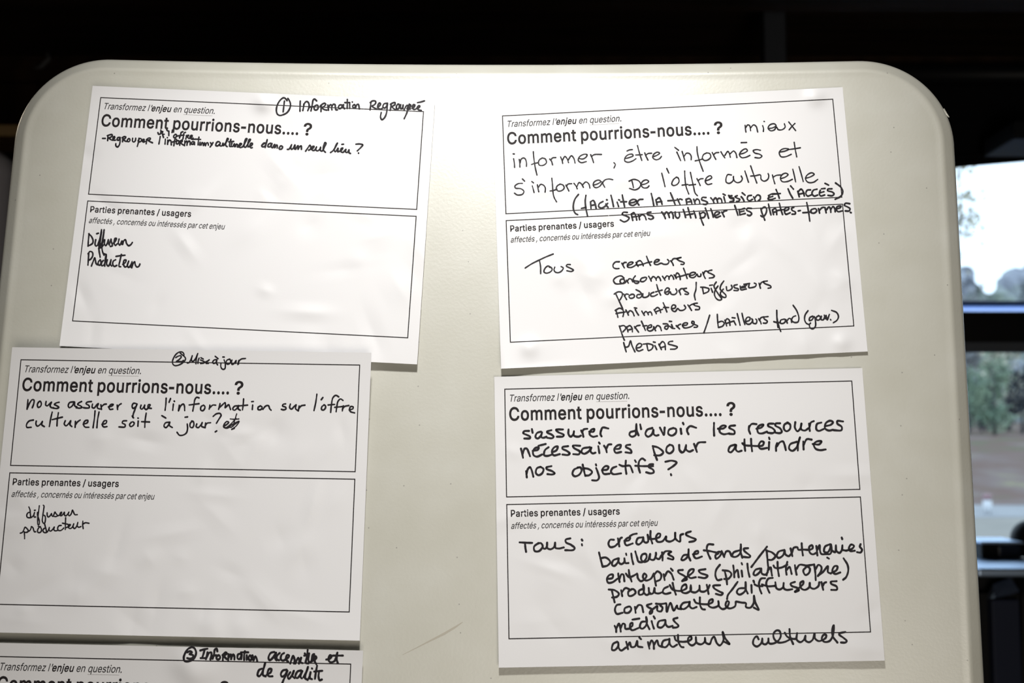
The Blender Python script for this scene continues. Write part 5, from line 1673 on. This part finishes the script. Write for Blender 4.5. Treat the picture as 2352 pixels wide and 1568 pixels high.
2303 92 2310 112
70 450 85 510 98 575
95 520 120 450 150 450 175 500 195 555
230 480 300 465 315 435 270 440 235 490 245 540 290 560 360 530
310 410 410 385
450 430 400 470 390 540 430 550 500 530
500 500 560 470 575 420 530 430 495 490 520 540 605 525
720 415 640 430 640 450 700 480 740 515 720 535 640 530
885 410 785 410 800 440 880 490 870 525 790 525
1020 430 920 450 905 500 940 520 1000 490 1040 435 1030 490 1060 515 1095 505
1135 415 1150 510
1145 365 1155 380
1215 410 1240 450 1252 500
1250 440 1275 395 1315 390
1355 455 1430 445 1445 400 1400 405 1355 455 1375 505 1450 495
1575 395 1520 405 1515 425 1580 465 1590 505 1510 500
1890 440 1910 510 1945 605
1885 415 1960 435 2030 500 1990 540 1905 540
2120 395 2080 430 2075 490 2120 515 2170 470 2160 410 2115 395
2250 400 2255 470 2285 505 2320 480 2340 420
140 760 145 800 150 845
145 800 165 730 195 705 215 740 240 835
340 700 290 720 275 785 310 815 360 790 380 730 340 700
490 690 420 710 425 730 500 760 535 790 500 805 435 800
860 710 800 740 780 800 810 830 870 810 905 750 890 710 850 710
920 670 935 740 955 825
940 720 1000 730 1050 770 1010 815 960 820
1105 715 1130 780 1145 850 1120 885 1050 885
1102 665 1107 682
1185 745 1260 735 1275 700 1235 690 1190 740 1210 795 1290 795
1385 695 1330 720 1310 770 1340 800 1450 790
1515 615 1510 700 1522 795
1425 670 1470 690 1570 685 1590 720 1610 775
1640 610 1655 635
1780 610 1740 585 1700 620 1690 700 1710 780
1645 685 1750 690 1890 690
1890 665 1840 670 1830 700 1890 740 1900 775 1860 790 1795 775
2060 630 2150 615 2215 640 2180 680 2100 735
2135 800 2140 815
@ 5 question 1560 945 6 4.8
20 235 28 305
50 155 60 175
110 235 110 270 128 310
108 240 150 200 235 222
480 155 478 240 482 330
535 235 610 230 645 200 610 190 565 215 560 280 610 310 690 300
770 190 700 200 690 220 760 265 760 305 690 305
965 200 960 250 980 305
962 215 1000 170 1065 172
1065 235 1130 220 1160 180 1130 180 1080 220 1090 290 1140 300 1210 275
1300 165 1230 170 1225 195 1290 230 1320 270 1290 295 1220 290
1390 160 1330 165 1325 190 1390 230 1415 275 1390 295 1330 290
1500 150 1450 180 1445 240 1480 270 1525 240 1530 180 1490 150
1600 145 1595 220 1630 270 1670 230 1685 165 1680 240 1730 260 1780 230
1790 165 1800 265
1795 215 1815 150 1855 130
1960 150 1900 170 1890 240 1920 265 1990 240
2010 200 2090 180 2120 145 2080 125 2020 160 2010 230 2060 260 2120 250
2260 135 2180 130 2180 165 2240 210 2235 255 2130 255
0 460 10 530 50 560 90 500 95 460 95 520 140 550 190 530
205 445 225 500 245 555
225 500 265 430 360 420
770 455 700 480 680 545 710 560 760 510 785 460 780 520 810 550 860 538
900 380 900 460 910 540
990 375 995 460 1005 545
870 435 900 460 1000 470 1100 475
1095 475 1150 465 1165 420 1130 410 1095 470 1120 510 1210 500
1240 420 1235 525
1238 355 1245 378
1350 435 1335 480 1335 540
1345 480 1390 420 1430 410 1450 450 1470 530
1620 415 1530 450 1515 510 1560 540 1620 490 1640 420 1665 355 1640 440 1635 535
1710 410 1715 520
1715 460 1760 380 1825 385
1840 445 1930 450 1960 410 1900 410 1855 450 1880 510 1940 530 2020 520
@ 5 word 1180 1200 6 4.8
80 270 160 275 255 278
155 280 160 340 170 400
340 280 280 330 290 390 350 390 400 320 370 280 330 290
395 310 410 355 440 355 460 310 460 275 465 350 510 365 560 330 570 275 575 345 620 355 690 340
780 215 715 235 720 270 790 305 840 350 820 375 710 378
938 232 945 245
938 295 942 312
@ 5 list 1180 1200 6 4.8
1380 235 1330 235 1305 290 1330 335 1390 325 1430 290
1435 215 1445 270 1455 325
1450 270 1470 215 1490 205
1525 250 1590 240 1605 205 1560 215 1530 260 1550 310 1640 285
1600 185 1645 160 1695 150
1780 200 1710 215 1690 280 1720 300 1770 260 1785 200 1790 250 1820 275 1850 260 1845 165 1870 220 1960 220
1885 115 1885 200 1910 285
1965 215 2010 195 2020 155 1990 150 1960 200 1980 260 2050 255 2100 190 2100 240 2150 260 2220 220 2225 140 2230 220 2290 260 2300 170 2335 155
1175 410 1200 510 1225 605
1195 490 1270 480 1330 540 1290 590 1230 605
1440 490 1370 520 1355 580 1385 595 1430 550 1450 490 1445 540 1480 570 1525 540 1525 490 1540 555 1580 555
1548 425 1553 445
1620 425 1630 500 1648 570
1675 395 1700 480 1720 535 1780 540 1830 480 1820 430 1770 440 1755 500 1790 540 1850 520 1880 430 1880 500 1930 510 1960 440 1960 415
1960 420 1960 480 2000 500 2035 450
2045 410 2050 460 2050 520
2048 450 2090 395 2170 400 2130 430 2200 480 2195 505 2125 490
@ 5 list 1370 1210 6 4.8
1300 60 1235 85 1235 105 1300 140 1370 170 1350 190 1280 205
1260 380 1200 390 1170 450 1200 455 1260 400 1270 305 1270 400 1295 460
1330 375 1400 360 1400 330 1360 340 1340 390 1370 430 1455 405
1610 240 1540 240 1520 290 1540 370 1570 435
1480 320 1560 330 1650 350
1680 360 1640 390 1650 435 1700 400 1720 350 1690 340 1650 360
1725 330 1760 410
1760 400 1790 335 1830 335 1860 400
1970 320 1890 350 1870 400 1920 410 1980 360 1990 240 1985 330 2010 420
2090 290 2030 300 2040 330 2120 400 2110 415 2020 410
2350 270 2240 410 2135 550
150 715 220 700 225 655 180 660 145 710 160 765 220 760 290 710
300 640 305 700 320 755
315 720 345 650 370 655 385 745
405 640 450 690 520 665 560 640
445 590 455 660 485 750
565 650 570 700 610 745 660 720 690 670 660 640 640 690 680 735 750 710 785 650
790 640 800 700 820 805
795 660 840 610 890 650 880 720 820 750
925 650 940 730
940 680 985 610 1030 640 1065 725
1025 570 1050 600
1190 590 1125 600 1130 625 1220 680 1245 720 1180 745
1180 740 1240 690 1330 620 1340 580 1290 590 1260 650 1290 700 1370 690
1500 580 1410 600 1430 630 1530 670 1500 700 1405 690
1700 520 1650 590 1640 670 1670 730 1725 720
1765 600 1790 700 1800 790
1740 595 1830 610 1860 650 1820 710 1760 715
1885 530 1895 610 1900 690
1900 640 1940 590 1960 690
2000 600 2010 680
2000 495 2008 515
2080 505 2090 600 2110 685
210 865 230 950 250 1035
170 860 250 870 310 920 280 960 215 970
340 870 355 950
350 900 400 840 450 855
490 855 440 890 445 945 490 945 540 900 510 855 480 855
640 850 585 880 590 930 640 920 655 850 645 795 655 900 690 935 740 910
720 840 735 920 780 910 800 840 805 900 850 915 900 900
985 820 930 850 915 900 950 920 1020 905
1010 800 1050 860 1150 880 1175 875
1050 770 1070 860 1095 930
1175 880 1240 840 1230 790 1180 820 1175 890 1230 910 1300 870 1300 800 1300 880 1360 900 1415 860 1420 805 1430 880 1480 890 1520 870
1520 795 1545 920
1535 860 1560 800
1705 800 1610 810 1620 840 1700 890 1740 910 1720 935 1645 920
1945 755 1870 860 1810 940 1800 990
2050 840 1960 850 1935 900 1970 930 2040 890 2060 830 2055 760 2060 860 2085 915
2135 800 2140 905
2162 740 2172 755
330 1065 280 1075 255 1140 280 1195 360 1180
440 1095 390 1120 390 1175 440 1180 480 1130 460 1095 425 1100
530 1100 540 1180
540 1130 580 1075 620 1080 645 1170
760 1055 695 1080 710 1100 770 1140 765 1180 735 1195 735 1170 830 1090
820 1055 880 1060 960 1050
840 1090 840 1150 890 1160 910 1110 880 1080
965 1060 970 1165 1020 1045 1065 1150 1110 1080 1120 1120 1170 1130
1280 1030 1190 1050 1160 1110 1200 1130 1270 1080 1285 1030 1285 1090 1320 1120 1380 1100
1345 1000 1370 1040 1450 1060 1540 1065
1425 970 1430 1080 1460 1130 1495 1135
1545 1065 1600 1030 1600 995 1560 1010 1545 1080 1600 1110 1680 1080 1680 1020 1690 1090 1740 1130 1800 1100 1825 1030 1800 1020 1780 1080 1830 1120 1910 1090 1920 1030
1925 1025 2000 1040 2060 1050 2060 1100 2120 1110 2165 1050 2170 945 2190 1040 2235 1140 2170 1110
@ 5 list 1620 1230 6 4.8
845 200 855 310 865 415
840 205 920 230 965 280 920 330 865 330
1090 195 1010 220 985 280 1010 305 1070 270 1095 200 1100 250 1150 280 1190 240
1175 175 1200 280
1195 230 1220 165 1270 160 1280 190 1350 190 1430 195
1328 105 1335 200 1345 270
1440 195 1480 170 1470 130 1435 150 1440 230 1480 255 1540 230
1530 140 1545 270
1540 200 1575 130 1580 200 1600 250 1680 250
1720 115 1650 150 1640 220 1690 225 1720 170 1730 120 1740 200 1720 250 1670 250
1740 200 1790 225 1800 130 1810 210 1850 235 1880 200 1890 130 1890 190 1940 205
1880 25 1887 45
1940 205 2020 180 2050 140 2010 120 1980 170 2000 210 2060 205
2140 115 2130 150 2160 190 2140 230 2090 225
750 450 690 470 665 530 690 545 750 500 770 450 780 520 830 535 860 500
870 430 860 490 845 545
860 480 900 435 910 490 920 550
940 410 960 440 1040 440 1130 400
995 360 1000 460 1015 555
1130 360 1110 450 1120 535
1120 470 1160 430 1190 525
1235 405 1245 470 1258 535
1255 460 1300 400 1400 410 1500 395
1390 430 1350 480 1380 540 1430 510 1440 450 1400 420
1500 395 1515 500 1522 610
1520 460 1560 400 1600 430 1590 500 1550 550
1550 555 1620 500 1690 420 1690 500 1730 520
1680 300 1705 315
1730 515 1810 470 1820 420 1780 420 1750 490 1790 525 1860 505
1905 310 1960 400 1970 480 1940 570 1900 605
680 670 720 690 790 695
665 620 672 640
825 585 770 590 740 650 750 730 775 795
930 580 870 590 840 650 860 730 885 785
780 670 860 695 960 690
965 640 980 720 1020 740 1070 710 1080 650 1080 720 1120 745 1200 735
1235 635 1175 660 1190 690 1270 720 1290 750 1240 775
1235 770 1290 720 1350 660 1350 625 1310 650 1320 720 1370 745 1430 710 1440 650 1450 710 1500 730 1560 690 1570 640
1600 640 1625 745
1620 690 1640 650 1665 640
1810 625 1730 635 1735 660 1810 700 1815 740 1735 745
@ 5 list 1390 1360 6 4.8
130 460 150 500 152 545
152 500 190 430 205 470 215 540
210 500 245 430 270 440 280 500 330 500
345 480 375 460 375 420 350 430 345 490 370 520 460 490
375 375 470 360
570 400 500 410 480 480 510 500 560 460 575 390 565 340 575 430 610 505
640 395 655 450 672 498
668 330 685 360
820 380 740 400 725 470 770 485 820 440 830 380 835 440 870 475 930 460
995 350 940 370 955 400 1010 460 990 480 935 485
165 680 110 710 95 790 130 795 180 740 180 690 190 770 220 800 285 760
290 680 315 780
310 740 340 690 360 750 410 745 440 670 450 740 515 755
470 620 495 645
590 685 610 775
605 740 640 660 665 700 672 775
670 730 715 660 740 730 790 750
880 645 800 670 785 740 830 755 880 700 885 640 890 710 930 750 990 720
955 605 975 660 1060 680 1140 675
1003 585 1010 680 1050 750 1080 755
1140 675 1190 640 1180 605 1145 630 1150 700 1200 730 1250 690 1250 615 1260 690 1320 715 1370 680 1375 625 1385 690 1440 710 1470 640 1500 610 1540 700 1580 730 1630 660 1620 545 1660 640 1712 710 1640 680
@ 5 list 1600 1420 6 4.8
855 285 830 245 790 280 780 350 830 385 890 340 905 275 910 340 950 355 985 320 990 275 1000 340 1050 345 1120 310 1160 240 1140 170 1100 165 1060 210 1070 280 1130 330 1220 320 1280 290
1215 195 1250 250 1330 280 1370 280
1280 145 1290 250 1330 350
1385 200 1380 290 1430 325 1480 290 1500 235 1500 300 1550 325 1600 290 1625 205 1630 270 1680 310 1730 300
1730 300 1780 265 1785 225 1750 225 1725 280 1760 320 1830 310 1880 230 1890 95 1870 150 1875 240 1940 330
2050 185 1970 205 1965 220 2030 270 2070 310 2050 330 1990 330"""
hand = {}
cur = None
for line in INK.strip().split('\n'):
    if line[0] == '@':
        _, sk, pt, ox, oy, sc_, w_ = line.split()
        cur = (int(sk), pt, float(ox), float(oy), float(sc_), float(w_))
    else:
        v = [float(t) for t in line.split()]
        P = [(cur[2] + v[i] / cur[4], cur[3] + v[i + 1] / cur[4]) for i in range(0, len(v), 2)]
        hand.setdefault(cur[0], {}).setdefault(cur[1], []).append((P, cur[5]))
PARTN = {'word': 'handwritten_word', 'title': 'handwritten_title', 'question': 'handwritten_question', 'list': 'handwritten_list'}
jr = random.Random(3)
for k, s in SHEETS.items():
    s.build(LABELS[k])
    print_form(s)
    for pt, strokes in hand.get(k, {}).items():
        V, F = [], []
        for P, w_ in strokes:
            Q = spline(P, 1.3)
            n_ = len(Q)
            ph = jr.random() * 6.28
            jit = np.array([1 + 0.09 * math.sin(ph + i * 0.22) + 0.05 * math.sin(ph * 2 + i * .6) for i in range(n_)])
            ribbon(V, F, Q, w_, lambda a, b: s.place(a, b, 0.00013), True, jit)
        part(s, PARTN[pt], V, F, M_INK, 'black marker handwriting')
